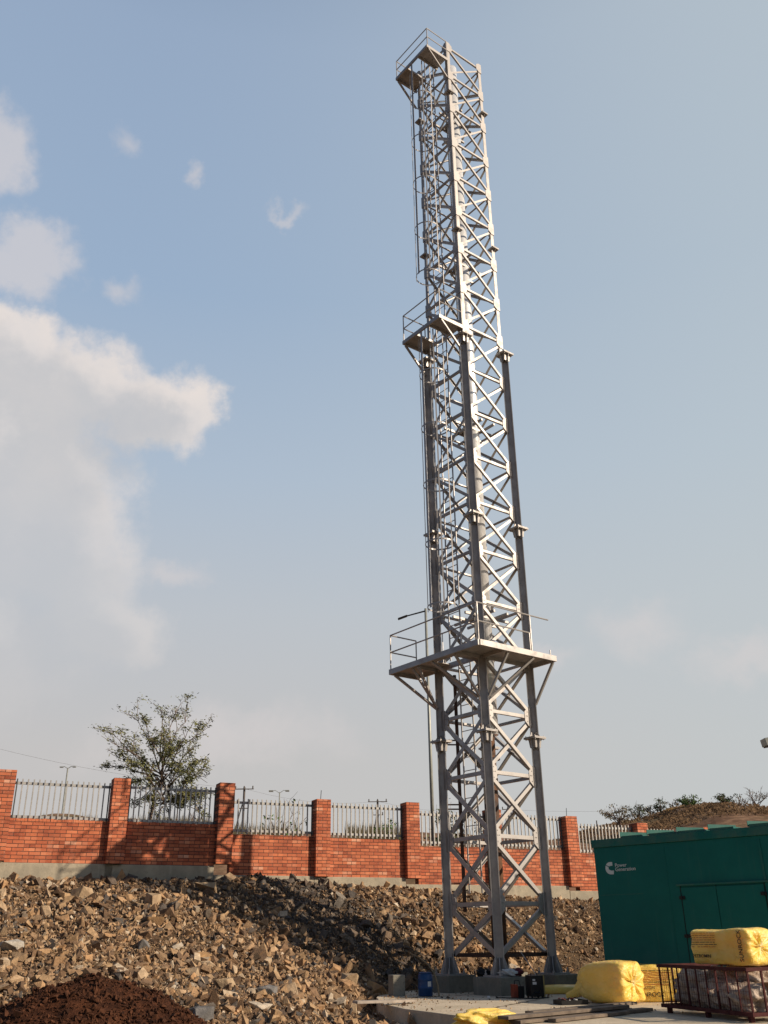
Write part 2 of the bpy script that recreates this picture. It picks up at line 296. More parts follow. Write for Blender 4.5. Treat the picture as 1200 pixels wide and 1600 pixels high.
# ------------------------------------------------------------------ mesh helpers
class MB:
    def __init__(s): s.v = []; s.f = []; s.fm = []; s.k = 0
    def add(s, vs, fs):
        o = len(s.v); s.v += [tuple(p) for p in vs]; s.f += [tuple(i + o for i in q) for q in fs]; s.fm += [s.k] * len(fs)
    def box(s, c, sx, sy, sz, ax=None):
        """centre c, full sizes, ax = (ux, uy, uz) axes"""
        ux, uy, uz = ax if ax else (Vector((1, 0, 0)), Vector((0, 1, 0)), Vector((0, 0, 1)))
        c = Vector(c); vs = []
        for k in (-.5, .5):
            for j in (-.5, .5):
                for i in (-.5, .5): vs.append(c + ux * (i * sx) + uy * (j * sy) + uz * (k * sz))
        s.add(vs, [(0, 2, 3, 1), (4, 5, 7, 6), (0, 1, 5, 4), (2, 6, 7, 3), (0, 4, 6, 2), (1, 3, 7, 5)])
    def bar(s, p, q, w, t, side):
        """bar p->q: width w along (side made perpendicular), thickness t in the third direction"""
        p, q = Vector(p), Vector(q); d = q - p; L = d.length
        if L < 1e-6: return
        d = d / L; u = (Vector(side) - d * d.dot(Vector(side))).normalized(); n = d.cross(u)
        s.box((p + q) / 2, L, w, t, (d, u, n))
    def prism(s, p, q, prof, side):
        """extrude the closed 2D profile [(a, b)] from p to q; a along side, b along d x side"""
        p, q = Vector(p), Vector(q); d = (q - p).normalized(); u = (Vector(side) - d * d.dot(Vector(side))).normalized(); n = d.cross(u)
        k = len(prof); vs = [p + u * a + n * b for a, b in prof] + [q + u * a + n * b for a, b in prof]
        fs = [(i, (i + 1) % k, k + (i + 1) % k, k + i) for i in range(k)] + [tuple(range(k - 1, -1, -1)), tuple(range(k, 2 * k))]
        s.add(vs, fs)
    def tube(s, pts, rs, n=8, cap=True):
        pts = [Vector(p) for p in pts]
        if isinstance(rs, (int, float)): rs = [rs] * len(pts)
        d0 = (pts[1] - pts[0]).normalized(); up = Vector((0, 0, 1)) if abs(d0.z) < 0.9 else Vector((1, 0, 0))
        u = d0.cross(up).normalized(); vs = []
        for i, p in enumerate(pts):
            a = pts[max(i - 1, 0)]; b = pts[min(i + 1, len(pts) - 1)]; d = (b - a).normalized()
            u = (u - d * d.dot(u)).normalized(); w = d.cross(u)
            for k in range(n):
                t = 2 * math.pi * k / n; vs.append(p + (u * math.cos(t) + w * math.sin(t)) * rs[i])
        fs = []
        for i in range(len(pts) - 1):
            for k in range(n): fs.append((i * n + k, i * n + (k + 1) % n, (i + 1) * n + (k + 1) % n, (i + 1) * n + k))
        if cap: fs += [tuple(range(n - 1, -1, -1)), tuple((len(pts) - 1) * n + k for k in range(n))]
        s.add(vs, fs)
    def lathe(s, c, prof, n=24, ax=Vector((0, 0, 1))):
        c = Vector(c); vs = []
        for h, r in prof:
            for k in range(n): vs.append(c + Vector((math.cos(2 * math.pi * k / n) * max(r, 1e-4), math.sin(2 * math.pi * k / n) * max(r, 1e-4), h)))
        m_ = len(prof)
        s.add(vs, [(i * n + k, i * n + (k + 1) % n, (i + 1) * n + (k + 1) % n, (i + 1) * n + k) for i in range(m_ - 1) for k in range(n)] + [tuple(range(n - 1, -1, -1)), tuple((m_ - 1) * n + k for k in range(n))])
    def ring(s, c, r, w, t, n=20, a0=0, a1=360):
        """flat band ring lying level: radius r, band height w, thickness t"""
        m_ = n if a1 - a0 >= 360 else n + 1
        vs = []
        for k in range(m_):
            a = R(a0 + (a1 - a0) * k / n)
            for rr, zz in ((r - t, -w / 2), (r, -w / 2), (r, w / 2), (r - t, w / 2)):
                vs.append((c[0] + math.cos(a) * rr, c[1] + math.sin(a) * rr, c[2] + zz))
        fs = []
        for k in range(n):
            a, b = k * 4, ((k + 1) % m_) * 4
            for j in range(4): fs.append((a + j, a + (j + 1) % 4, b + (j + 1) % 4, b + j))
        s.add(vs, fs)
    def build(s, name, M, parent=None, smooth=False, loc=None, bevel=0.0):
        me = bpy.data.meshes.new(name)
        o = Vector(loc) if loc is not None else Vector((0, 0, 0))
        me.from_pydata([tuple(Vector(p) - o) for p in s.v], [], s.f)
        for q in (M if isinstance(M, (list, tuple)) else [M]): me.materials.append(q)
        if isinstance(M, (list, tuple)): me.polygons.foreach_set('material_index', s.fm)
        if smooth: me.polygons.foreach_set('use_smooth', [True] * len(me.polygons))
        bm = bmesh.new(); bm.from_mesh(me); bmesh.ops.recalc_face_normals(bm, faces=bm.faces); bm.to_mesh(me); bm.free()
        ob = bpy.data.objects.new(name, me); COL.objects.link(ob); ob.location = o
        if parent is not None:
            ob.parent = parent
            # all builders work in world coordinates: keep them there
            PAR.append((ob, parent))
        if bevel:
            bv = ob.modifiers.new('bevel', 'BEVEL'); bv.width = bevel; bv.segments = 2; bv.limit_method = 'ANGLE'
        return ob
PAR = []
def wloc(o):
    v = Vector(o.location)
    while o.parent: o = o.parent; v = v + Vector(o.location)
    return v
def empty(name, loc):
    o = bpy.data.objects.new(name, None); COL.objects.link(o); o.location = loc; o.empty_display_size = 0.2
    return o
def tag(o, label=None, cat=None, group=None, kind=None):
    if label: o['label'] = label
    if cat: o['category'] = cat
    if group: o['group'] = group
    if kind: o['kind'] = kind
    return o
def fixpar():
    """children were built in world coordinates: subtract their parents' places once"""
    for ob, p in PAR:
        off = Vector((0, 0, 0)); q = p
        while q: off += WL[q.name]; q = None
        ob.location = WL[ob.name] - off

# value noise on arrays
def vnoise(x, y, seed=0):
    xi = np.floor(x).astype(np.int64); yi = np.floor(y).astype(np.int64); fx = x - xi; fy = y - yi
    fx = fx * fx * (3 - 2 * fx); fy = fy * fy * (3 - 2 * fy)
    def h(a, b):
        n = (a * 374761393 + b * 668265263 + seed * 144665) & 0x7fffffff
        n = ((n ^ (n >> 13)) * 1274126177) & 0x7fffffff
        return ((n ^ (n >> 16)) & 0xffff) / 65535.0
    return (h(xi, yi) * (1 - fx) + h(xi + 1, yi) * fx) * (1 - fy) + (h(xi, yi + 1) * (1 - fx) + h(xi + 1, yi + 1) * fx) * fy
def fbm(x, y, seed=0, o=4):
    t = 0; a = 0.5
    for i in range(o): t = t + a * (vnoise(x, y, seed + i) - 0.5); x = x * 2.03; y = y * 2.03; a *= 0.5
    return t

# ------------------------------------------------------------------ the ground, the bank and the rubble
P0 = Vector((-6.6825, 23.895, 0)); U = Vector((0.90258528, 0.4305111, 0)).normalized(); NN = Vector((U.y, -U.x, 0))   # wall line; NN points to the camera side
BAY = 2.7
def wv(x, y):
    dx = x - P0.x; dy = y - P0.y
    return dx * U.x + dy * U.y, dx * NN.x + dy * NN.y
def xy(w, v): return P0.x + w * U.x + v * NN.x, P0.y + w * U.y + v * NN.y
TOPW = np.array([-60, -2.5, 2.4, 3.6, 5.4, 9, 11.3, 14.2, 22, 60.]); TOPZ = np.array([2.35, 2.36, 2.37, 2.46, 2.30, 2.17, 2.03, 1.93, 1.6, 1.2])
TOEW = np.array([-60, 0.0, 2.0, 3.2, 4.4, 5.4, 6.6, 8.0, 12, 60.]); TOEV = np.array([9.8, 9.6, 8.8, 7.0, 5.7, 4.7, 4.2, 4.1, 4.4, 4.4])
def gz(x, y):
    x = np.asarray(x, float); y = np.asarray(y, float)
    w, v = wv(x, y)
    top = np.interp(w, TOPW, TOPZ); toe = np.interp(w, TOEW, TOEV)
    toe = toe + 0.5 * fbm(w * 0.8, v * 0.1, 5)
    t = np.clip((v - 0.35) / (toe - 0.35), 0, 1)
    steep = np.clip((w - 4.0) / 2.0, 0, 1)               # behind the tower the bank drops late and steeply
    prof = (1 - t) * (1 - 0.12 * np.sin(np.pi * t) * (1 - steep) + 0.55 * steep * t)
    z = -0.3 + (top + 0.3) * prof
    inside = ((t > 0) & (t < 1))
    z = z + inside * (0.38 * fbm(w * 0.55, v * 0.55, 3) + 0.16 * fbm(w * 2.2, v * 2.2, 9)) * np.minimum(1, 4 * np.minimum(t, 1 - t) + .05)
    z = z + (t >= 1) * 0.06 * fbm(x * 1.5, y * 1.5, 4)
    back = np.clip(-v - 1.0, 0, None)
    z = np.where(v < 0.35, top + 0.0 * back, z)
    return z
def axis(fine, lo, hi, step, far):
    a = list(np.arange(lo, hi + 1e-6, step)); s_ = step; p = hi
    while p < far: s_ *= 1.35; p += s_; a.append(p)
    s_ = step; p = lo; b = []
    while p > -far: s_ *= 1.35; p -= s_; b.append(p)
    return np.array(b[::-1] + a)
ws = axis(0, -6, 18, 0.14, 1500); vs_ = axis(0, -1, 13, 0.14, 1500)
GW, GV = np.meshgrid(ws, vs_); GX, GY = xy(GW, GV); GZ = gz(GX, GY)
nv, nw = GW.shape
me = bpy.data.meshes.new('ground')
idx = np.arange(nv * nw).reshape(nv, nw)
F = np.stack([idx[:-1, :-1], idx[:-1, 1:], idx[1:, 1:], idx[1:, :-1]], -1).reshape(-1, 4)
me.from_pydata(np.stack([GX, GY, GZ], -1).reshape(-1, 3).tolist(), [], F.tolist()); me.materials.append(M_GROUND)
bm = bmesh.new(); bm.from_mesh(me); bmesh.ops.recalc_face_normals(bm, faces=bm.faces)
if sum(f_.normal.z for f_ in list(bm.faces)[:50]) < 0: bmesh.ops.reverse_faces(bm, faces=bm.faces)
bm.to_mesh(me); bm.free()
ground = bpy.data.objects.new('ground', me); COL.objects.link(ground); ground['kind'] = 'structure'

def hull(n, sx, sy, sz, seed):
    rg = random.Random(seed); bm = bmesh.new()
    for i in range(n):
        while True:
            p = Vector((rg.uniform(-1, 1), rg.uniform(-1, 1), rg.uniform(-1, 1)))
            if 0.55 < p.length < 1.15: break
        bm.verts.new((p.x * sx, p.y * sy, p.z * sz))
    r = bmesh.ops.convex_hull(bm, input=bm.verts)
    bmesh.ops.delete(bm, geom=[e for e in r['geom_interior'] if isinstance(e, bmesh.types.BMVert)], context='VERTS')
    bmesh.ops.triangulate(bm, faces=bm.faces); bmesh.ops.recalc_face_normals(bm, faces=bm.faces)
    bm.verts.index_update()
    v = np.array([q.co[:] for q in bm.verts]); f = np.array([[q.index for q in a.verts] for a in bm.faces]); bm.free()
    return v, f
def chunk(sx, sy, sz, seed, jit=.34):
    """broken stone: a skewed block with knocked-off corners"""
    rg = random.Random(seed); bm = bmesh.new(); pts = []
    for i in (-1, 1):
        for j in (-1, 1):
            for k in (-1, 1):
                if rg.random() < .22: continue
                p = [i * .62, j * .62, k * .62]
                if rg.random() < .35:       # split corner
                    for a in range(2):
                        q = p[:]; q[rg.randrange(3)] *= rg.uniform(.1, .6); pts.append(q)
                else: pts.append(p)
    while len(pts) < 6: pts.append([rg.uniform(-.7, .7) for _ in range(3)])
    sk = rg.uniform(-.5, .5)
    for p in pts:
        x, y, z = [v + rg.uniform(-jit, jit) * .6 for v in p]; bm.verts.new(((x + sk * y) * sx, y * sy, z * sz))
    r = bmesh.ops.convex_hull(bm, input=bm.verts)
    bmesh.ops.delete(bm, geom=[e for e in r['geom_interior'] if isinstance(e, bmesh.types.BMVert)], context='VERTS')
    bmesh.ops.triangulate(bm, faces=bm.faces); bmesh.ops.recalc_face_normals(bm, faces=bm.faces); bm.verts.index_update()
    v = np.array([q.co[:] for q in bm.verts]); f = np.array([[q.index for q in a.verts] for a in bm.faces]); bm.free()
    return v, f
PRO = [chunk(random.uniform(1.0, 1.7), random.uniform(.8, 1.15), random.uniform(.45, .85), i) for i in range(64)]
PROS = [chunk(1.3, .9, .6, 100 + i) for i in range(16)]
def rotm(n):
    q = RNG.normal(size=(n, 4)); q /= np.linalg.norm(q, axis=1)[:, None]; a, b, c, d = q.T
    return np.stack([1 - 2 * (c * c + d * d), 2 * (b * c - a * d), 2 * (b * d + a * c), 2 * (b * c + a * d), 1 - 2 * (b * b + d * d), 2 * (c * d - a * b), 2 * (b * d - a * c), 2 * (c * d + a * b), 1 - 2 * (b * b + c * c)], -1).reshape(n, 3, 3)
def scatter(name, pos, rad, tone, protos, M):
    VV = []; FF = []; TT = []; o = 0
    which = RNG.integers(0, len(protos), len(pos)); RM = rotm(len(pos))
    for k, (v, f) in enumerate(protos):
        ii = np.where(which == k)[0]
        if not len(ii): continue
        q = np.einsum('nij,mj->nmi', RM[ii], v) * rad[ii][:, None, None] + pos[ii][:, None, :]
        VV.append(q.reshape(-1, 3)); n, m_ = len(ii), len(v)
        FF.append((f[None] + (np.arange(n) * m_)[:, None, None]).reshape(-1, 3) + o); o += n * m_
        TT.append(np.repeat(tone[ii], m_, axis=0))
    V = np.concatenate(VV); Fa = np.concatenate(FF); T = np.concatenate(TT)
    me = bpy.data.meshes.new(name); me.vertices.add(len(V)); me.vertices.foreach_set('co', V.ravel())
    me.loops.add(len(Fa) * 3); me.loops.foreach_set('vertex_index', Fa.ravel().astype(np.int32))
    me.polygons.add(len(Fa)); me.polygons.foreach_set('loop_start', (np.arange(len(Fa)) * 3).astype(np.int32)); me.polygons.foreach_set('loop_total', np.full(len(Fa), 3, np.int32))
    me.update(calc_edges=True); me.polygons.foreach_set('use_smooth', np.zeros(len(Fa), dtype=bool)); me.shade_flat()
    at_ = me.color_attributes.new('tone', 'FLOAT_COLOR', 'POINT'); at_.data.foreach_set('color', np.concatenate([T, np.ones((len(T), 1))], 1).ravel())
    me.materials.append(M); ob = bpy.data.objects.new(name, me); COL.objects.link(ob); return ob

def tones(x, y, n):
    w, v = wv(x, y)
    t1 = RNG.uniform(0, 1, n)
    slate_shade = np.exp(-((w - (4.2 + 0.45 * v)) / 1.7) ** 2) * np.clip(1.4 - v / 4.5, 0, 1) + 0.4 * np.exp(-((w - 1.2) / 1.2) ** 2) * (v < 1.0)  # dark slate stones, with tower shadow also painted into the tone
    slate_shade = np.clip(slate_shade + 0.06 + 0.9 * fbm(w * .7, v * .7, 21), 0, 0.9)
    t2 = np.where(RNG.uniform(0, 1, n) < slate_shade, RNG.uniform(.6, 1, n), RNG.uniform(0, .22, n))
    return np.stack([t1, t2, np.zeros(n)], 1)
def slab_in(x, y): return (x > 0.0 + (y - 17.5) * -0.06) & (y > 17.9 - 1.9 * (x - 0.0)) & (gz(x, y) < 0.04)
SOILC = (-4.05, 14.0)
def rocks_at(n, smin, smed, sig, smax, protos, vmax_extra, name_, label):
    w = RNG.uniform(-5.5, 14.5, n); v = RNG.uniform(0.2, 13.5, n)
    toe = np.interp(w, TOEW, TOEV); x, y = xy(w, v)
    keep = (v < toe + vmax_extra) & (y > 9.5) & ~slab_in(x, y) & (x > -0.62 * y + 1.0) & ((np.hypot(x - SOILC[0], (y - SOILC[1]) * 1.0) > 1.75) | (v < 0))
    # finer earth to the right of the tower's foot
    thin = (w > 9.0) & (RNG.uniform(0, 1, n) < 0.35); keep &= ~thin
    w, v, x, y = w[keep], v[keep], x[keep], y[keep]; k = len(x)
    r = np.clip(np.exp(RNG.normal(math.log(smed), sig, k)), smin, smax)
    clump = 0.75 + 1.1 * np.clip(fbm(w * .9, v * .9, 77) + .25, 0, 1)
    r = r * clump * np.interp(w, [8.0, 10.0], [1.0, 0.68])
    z = gz(x, y) + r * RNG.uniform(0.0, 0.55, k)
    return x, y, z, r, k
x1, y1, z1, r1, k1 = rocks_at(170000, .009, .0205, .68, .13, PRO, 3.5, '', '')
x2, y2, z2, r2, k2 = rocks_at(50000, .007, .013, .35, .03, PROS, 4.0, '', '')
X_ = np.concatenate([x1, x2]); Y_ = np.concatenate([y1, y2]); Z_ = np.concatenate([z1, z2 + .02]); R_ = np.concatenate([r1, r2])
o_ = scatter('rubble', np.stack([x1, y1, z1], 1), r1, tones(x1, y1, k1), PRO, M_ROCK); o_['kind'] = 'stuff'
o_ = scatter('gravel', np.stack([x2, y2, z2 + .015], 1), r2, tones(x2, y2, k2), PROS, M_ROCK); o_['kind'] = 'stuff'

# single boulders one can tell apart
def boulder(px, py, Yd, r, col, label, seed, sc=(1, .8, .65), name='boulder', dz=0.0):
    p = at(px, py, Yd); gzv = float(gz(p.x, p.y)); rg = random.Random(seed)
    v, f = chunk(sc[0] * 1.5, sc[1] * 1.5, sc[2] * 1.7, seed + 500)
    mb = MB(); a = rg.uniform(0, 6.28); ca, sa = math.cos(a), math.sin(a)
    vv = [((q[0] * ca - q[1] * sa) * r + p.x, (q[0] * sa + q[1] * ca) * r + p.y, q[2] * r + gzv + r * sc[2] * .45 + dz) for q in v]
    mb.add(vv, [tuple(q) for q in f])
    return tag(mb.build(name, col, loc=(p.x, p.y, gzv), bevel=r * 0.03), label, 'rock', 'larger rocks lying on the rubble bank')
def rm(name, c1, c2): return mat(name, c1, 0.92, col2=c2, vs=6, bump=0.7, bs=14, spec=0.2)
M_RT = rm('tan_rock', (0.42, 0.31, 0.19), (0.30, 0.21, 0.13)); M_RG = rm('grey_rock', (0.20, 0.19, 0.18), (0.12, 0.115, 0.11)); M_RP = rm('pale_rock', (0.50, 0.46, 0.40), (0.36, 0.32, 0.26))
M_RO = rm('orange_rock', (0.45, 0.27, 0.12), (0.30, 0.18, 0.09))
def depth_for(px, py):
    # where the line of sight meets the bank
    lo = 11.0
    while lo < 29:
        p = at(px, py, lo)
        if p.z < float(gz(p.x, p.y)): return lo
        lo += 0.1
    return lo
for i, (px, py, r, M_, lb) in enumerate([
    (128, 1402, .22, M_RT, 'pale tan slab of rock near the top of the bank below the left fence panel'),
    (235, 1414, .24, M_RT, 'wide flat tan rock halfway between the soil mound and the concrete wall base'),
    (240, 1448, .20, M_RO, 'orange tan boulder above the right end of the soil mound'),
    (15, 1488, .24, M_RP, 'broad pale rock at the left edge above the soil mound'),
    (225, 1482, .22, M_RG, 'dark grey wedge of rock with a shaded hollow beside it'),
    (320, 1504, .20, M_RO, 'orange rock upright on the right of the soil mound'),
    (348, 1488, .17, M_RP, 'speckled pale grey stone on the middle of the bank'),
    (322, 1396, .22, M_RT, 'pointed tan rock standing up near the concrete wall base'),
    (300, 1525, .19, M_RT, 'squat tan boulder just right of the dark soil mound'),
    (313, 1590, .24, M_RG, 'grey block of stone at the bottom edge right of the soil mound'),
    (420, 1555, .18, M_RG, 'grey rounded stone low on the bank near the bottom'),
    (545, 1538, .20, M_RT, 'tan boulder low on the bank left of the concrete offcut'),
    (352, 1545, .18, M_RT, 'long tan stone leaning low on the bank'),
    (587, 1552, .30, M_RO, 'large sandy boulder beside the upright concrete offcut'),
    (350, 1372, .17, M_RG, 'dark rounded stone against the foot of the brick wall')]):
    Yd = depth_for(px, py); boulder(px, py, Yd, r * .72 * (Yd / 18), M_, lb, i * 3 + 1)

# dark soil mound
mb = MB(); n_ = 90; vs = []
for j in range(n_):
    for i in range(n_):
        a = (i / (n_ - 1) * 2 - 1) * 2.3; b_ = (j / (n_ - 1) * 2 - 1) * 1.9
        d = math.hypot(a / 2.0, b_ / 1.6)
        vs.append((a, b_, d))
A_ = np.array(vs); zz = 0.93 * np.clip(1 - A_[:, 2] ** 1.35, -0.3, 1) + 0.22 * fbm(A_[:, 0] * 1.6, A_[:, 1] * 1.6, 31) + 0.10 * fbm(A_[:, 0] * 6, A_[:, 1] * 6, 32)
gb = gz(A_[:, 0] + SOILC[0], A_[:, 1] + SOILC[1]); zz = np.maximum(gb, -0.3) * 0.3 + zz - 0.12
zz = np.where(A_[:, 2] > 1.05, -0.8, zz)
mb.add([(A_[k, 0] + SOILC[0], A_[k, 1] + SOILC[1], zz[k]) for k in range(len(A_))], [(j * n_ + i, j * n_ + i + 1, (j + 1) * n_ + i + 1, (j + 1) * n_ + i) for j in range(n_ - 1) for i in range(n_ - 1)])
so_ = mb.build('soil_mound', M_SOIL, smooth=True, loc=(SOILC[0], SOILC[1], -.3)); tag(so_, 'heap of dark red-brown soil at the bottom left, in front of the rubble', 'soil heap')
k = 16000; a = RNG.uniform(0, 2 * math.pi, k); d = np.sqrt(RNG.uniform(0, 1, k)) * 1.28; cx_ = np.cos(a) * d * 2.0; cy_ = np.sin(a) * d * 1.6
from numpy import interp
ii = np.clip(((cx_ / 2.3 + 1) / 2 * (n_ - 1)).round().astype(int), 0, n_ - 1); jj = np.clip(((cy_ / 1.9 + 1) / 2 * (n_ - 1)).round().astype(int), 0, n_ - 1)
cz_ = np.maximum(zz[jj * n_ + ii], gz(cx_ + SOILC[0], cy_ + SOILC[1])); cr = np.clip(np.exp(RNG.normal(math.log(.013), .55, k)), .005, .06)
cl = scatter('clods', np.stack([cx_ + SOILC[0], cy_ + SOILC[1], cz_ + cr * .3], 1), cr, np.zeros((k, 3)), PROS, M_CLOD); cl.parent = so_; PAR.append((cl, so_)); cl['kind'] = 'stuff'

# ------------------------------------------------------------------ brick boundary wall
wall = tag(empty('boundary_wall', (*xy(4, 0), 2.3)), 'long red brick boundary wall with tall pillars on a concrete base behind the rubble', 'wall')
def wp(w, v, z): a, b_ = xy(w, v); return Vector((a, b_, z))
AX = (U, -NN, Vector((0, 0, 1)))
PT = {-2: 4.83, -1: 4.82, 0: 4.76, 1: 4.78, 2: 4.48, 3: 4.51, 4: 4.42, 5: 4.325, 6: 4.21, 7: 4.16, 8: 4.1, 9: 4.0}
PB = {-2: 2.79, -1: 2.79, 0: 2.76, 1: 2.80, 2: 2.53, 3: 2.51, 4: 2.42, 5: 2.325, 6: 2.2, 7: 2.15, 8: 2.1, 9: 2.0}
def bay_vals(k):      # brick bottom, brick top, railing bottom rail, railing top rail
    return {-2: (2.755, 3.74, 3.79, 4.56), -1: (2.755, 3.74, 3.79, 4.56), 0: (2.75, 3.745, 3.79, 4.58), 1: (2.54, 3.525, 3.63, 4.33), 2: (2.525, 3.51, 3.62, 4.335),
            3: (2.36, 3.355, 3.47, 4.225), 4: (2.355, 3.345, 3.46, 4.235), 5: (2.22, 3.285, 3.36, 4.05), 6: (2.2, 3.22, 3.3, 3.98), 7: (2.15, 3.18, 3.26, 3.93), 8: (2.1, 3.12, 3.2, 3.85)}[k]
rot = Matrix((tuple(U), tuple(-NN), (0, 0, 1))).transposed().to_4x4()
def wallmesh(name, M, boxes, parent, loc, bevel=0.0):
    """boxes given in wall coordinates (w, v(back +), z); object rotated to the wall so that its own axes follow the courses"""
    mb = MB()
    for (w0, w1, b0, b1, z0, z1) in boxes: mb.box(((w0 + w1) / 2, (b0 + b1) / 2, (z0 + z1) / 2), w1 - w0, b1 - b0, z1 - z0)
    me = bpy.data.meshes.new(name); me.from_pydata(mb.v, [], mb.f); me.materials.append(M)
    ob = bpy.data.objects.new(name, me); COL.objects.link(ob)
    ob.matrix_world = Matrix.Translation(P0) @ rot
    if parent: ob.parent = parent; ROTPAR.append((ob, parent))
    if bevel:
        bv = ob.modifiers.new('bevel', 'BEVEL'); bv.width = bevel; bv.segments = 1
    return ob
ROTPAR = []
HW = 0.205
for k in range(-2, 10):
    w = k * BAY; o = 0.013 * ((k * 7) % 5 - 2)
    wallmesh('pillar', M_BRICK, [(w - HW, w + HW, -0.16, 0.24, PB[k], PT[k])], wall, None)
for k in range(-2, 9):
    b0, b1, r0, r1 = bay_vals(k); w0, w1 = k * BAY + HW, (k + 1) * BAY - HW
    # the soldier course on top breaks into a slightly uneven line of bricks on edge
    bx = [(w0, w1, 0.0, 0.22, b0, b1 - 0.09)]
    x = w0; rg = random.Random(k + 40)
    while x < w1 - 0.02:
        e = min(x + 0.083, w1); bx.append((x + 0.004, e, -0.004, 0.222, b1 - 0.09, b1 + rg.uniform(-.008, .014))); x = e
    wallmesh('brick_panel', M_BRICK, bx, wall, None)
    # concrete base under the bay
    pl = [(w0 - HW, w1 + HW, -0.035, 0.26, 0.9, b0)]
    if k >= 0: pl = [(w0 - 2 * HW + 0.004, w1, -0.035, 0.26, 0.9, b0)]
    wallmesh('concrete_base', M_CONC, pl, wall, None, 0.012)
for k in range(-2, 10):
    pb = PB[k]
    lowest = min(bay_vals(max(k - 1, -2))[0], bay_vals(min(k, 8))[0])
# rebar stubs on pillars
for k in (2, 5):
    mb = MB(); mb.tube([wp(k * BAY - .02, -0.05, PT[k] - .05), wp(k * BAY + .0, -0.05, PT[k] + .26)], 0.009, 5); mb.build('rebar', M_BLACK, wall)
# mortar joints of the base pours
jb = MB()
panel_label = {-2: 'grey picket railing cut off by the left edge', -1: 'grey picket railing leftmost in full, between the first and second brick pillars', 0: 'grey picket railing in front of the leafy tree',
    1: 'grey picket railing right of the leafy tree, utility pole behind its left end', 2: 'grey picket railing left of the tall lamp pole, between two pillars clear of the tower', 3: 'grey picket railing behind the lamp pole and the left leg of the tower',
    4: 'grey picket railing seen through the right side of the tower', 5: 'sloping grey picket railing just left of the green container top', 6: 'short visible strip of grey picket railing above the green container roof', 7: 'grey picket railing nearly hidden behind the green container roof', 8: 'grey picket railing wholly low behind the container at the right'}
for k in range(-2, 9):
    b0, b1, r0, r1 = bay_vals(k); w0, w1 = k * BAY + HW, (k + 1) * BAY - HW
    fe = tag(empty('picket_railing', wp((w0 + w1) / 2, -0.1, b1)), panel_label[k], 'railing', 'grey picket railings between the brick pillars')
    wallmesh('top_rail', M_RAIL, [(w0 - .01, w1 + .01, 0.085, 0.125, r1 - .03, r1 + .03)], fe, None)
    wallmesh('bottom_rail', M_RAIL, [(w0 - .01, w1 + .01, 0.085, 0.125, r0 - .03, r0 + .03)], fe, None)
    n = 18; proto = None
    for i in range(n):
        w = w0 + 0.05 + (w1 - w0 - 0.10) * i / (n - 1); end = i in (0, n - 1)
        if proto is None or end:
            pk = wallmesh('picket', M_RAILD if end else M_RAIL, [(-.014, .014, 0.05, 0.082, r0 - .09, r1 + .095)], fe, None)
            if i == 1: proto = pk
        elif i == 1:
            pk = wallmesh('picket', M_RAIL, [(-.014, .014, 0.05, 0.082, r0 - .09, r1 + .095)], fe, None); proto = pk
        else:
            pk = proto.copy(); COL.objects.link(pk); pk.parent = fe; ROTPAR.append((pk, fe))
        if i == 1: proto = pk
        pk.matrix_world = Matrix.Translation(P0 + U * (w + random.uniform(-.004, .004))) @ rot
        if i == 0: proto = None if False else proto
        if i == 0:
            proto = wallmesh('picket', M_RAIL, [(-.014, .014, 0.05, 0.082, r0 - .09, r1 + .095)], fe, None)
            first = proto; FIRST = True
        elif i == 1:
            # the first light picket is the prototype itself
            bpy.data.objects.remove(pk); ROTPAR.pop(); pk = first; pk.matrix_world = Matrix.Translation(P0 + U * w) @ rot; proto = first

# ------------------------------------------------------------------ the lattice tower
C = Vector((2.3583, 22.0, 0)); fl = Vector((0.6133625, -0.78980152, 0)); fr = Vector((0.78980152, 0.6133625, 0)); UP = Vector((0, 0, 1))
def L(a, b_, z): return C + fl * a + fr * b_ + UP * z
tower = tag(empty('lattice_tower', L(0, 0, 0.32)), 'tall silver steel lattice tower with three platforms, caged ladder and a flue inside', 'tower')
H = 0.737
corner = [(-H, -H), (H, -H), (H, H), (-H, H)]
LV = [1.69, 3.03, 4.37, 5.73, 7.03, 8.36, 9.67, 10.97, 12.27, 13.6, 14.92, 16.3, 17.6, 19.0, 20.37, 21.7, 23.06, 24.5, 25.9, 27.15]
TOPZ_ = 27.15
RAD = (fl - fr).normalized()      # from the centre to the near leg
TAN = (fl + fr).normalized()
SPL = [5.24, 10.55, 15.88, 19.63, 25.11]
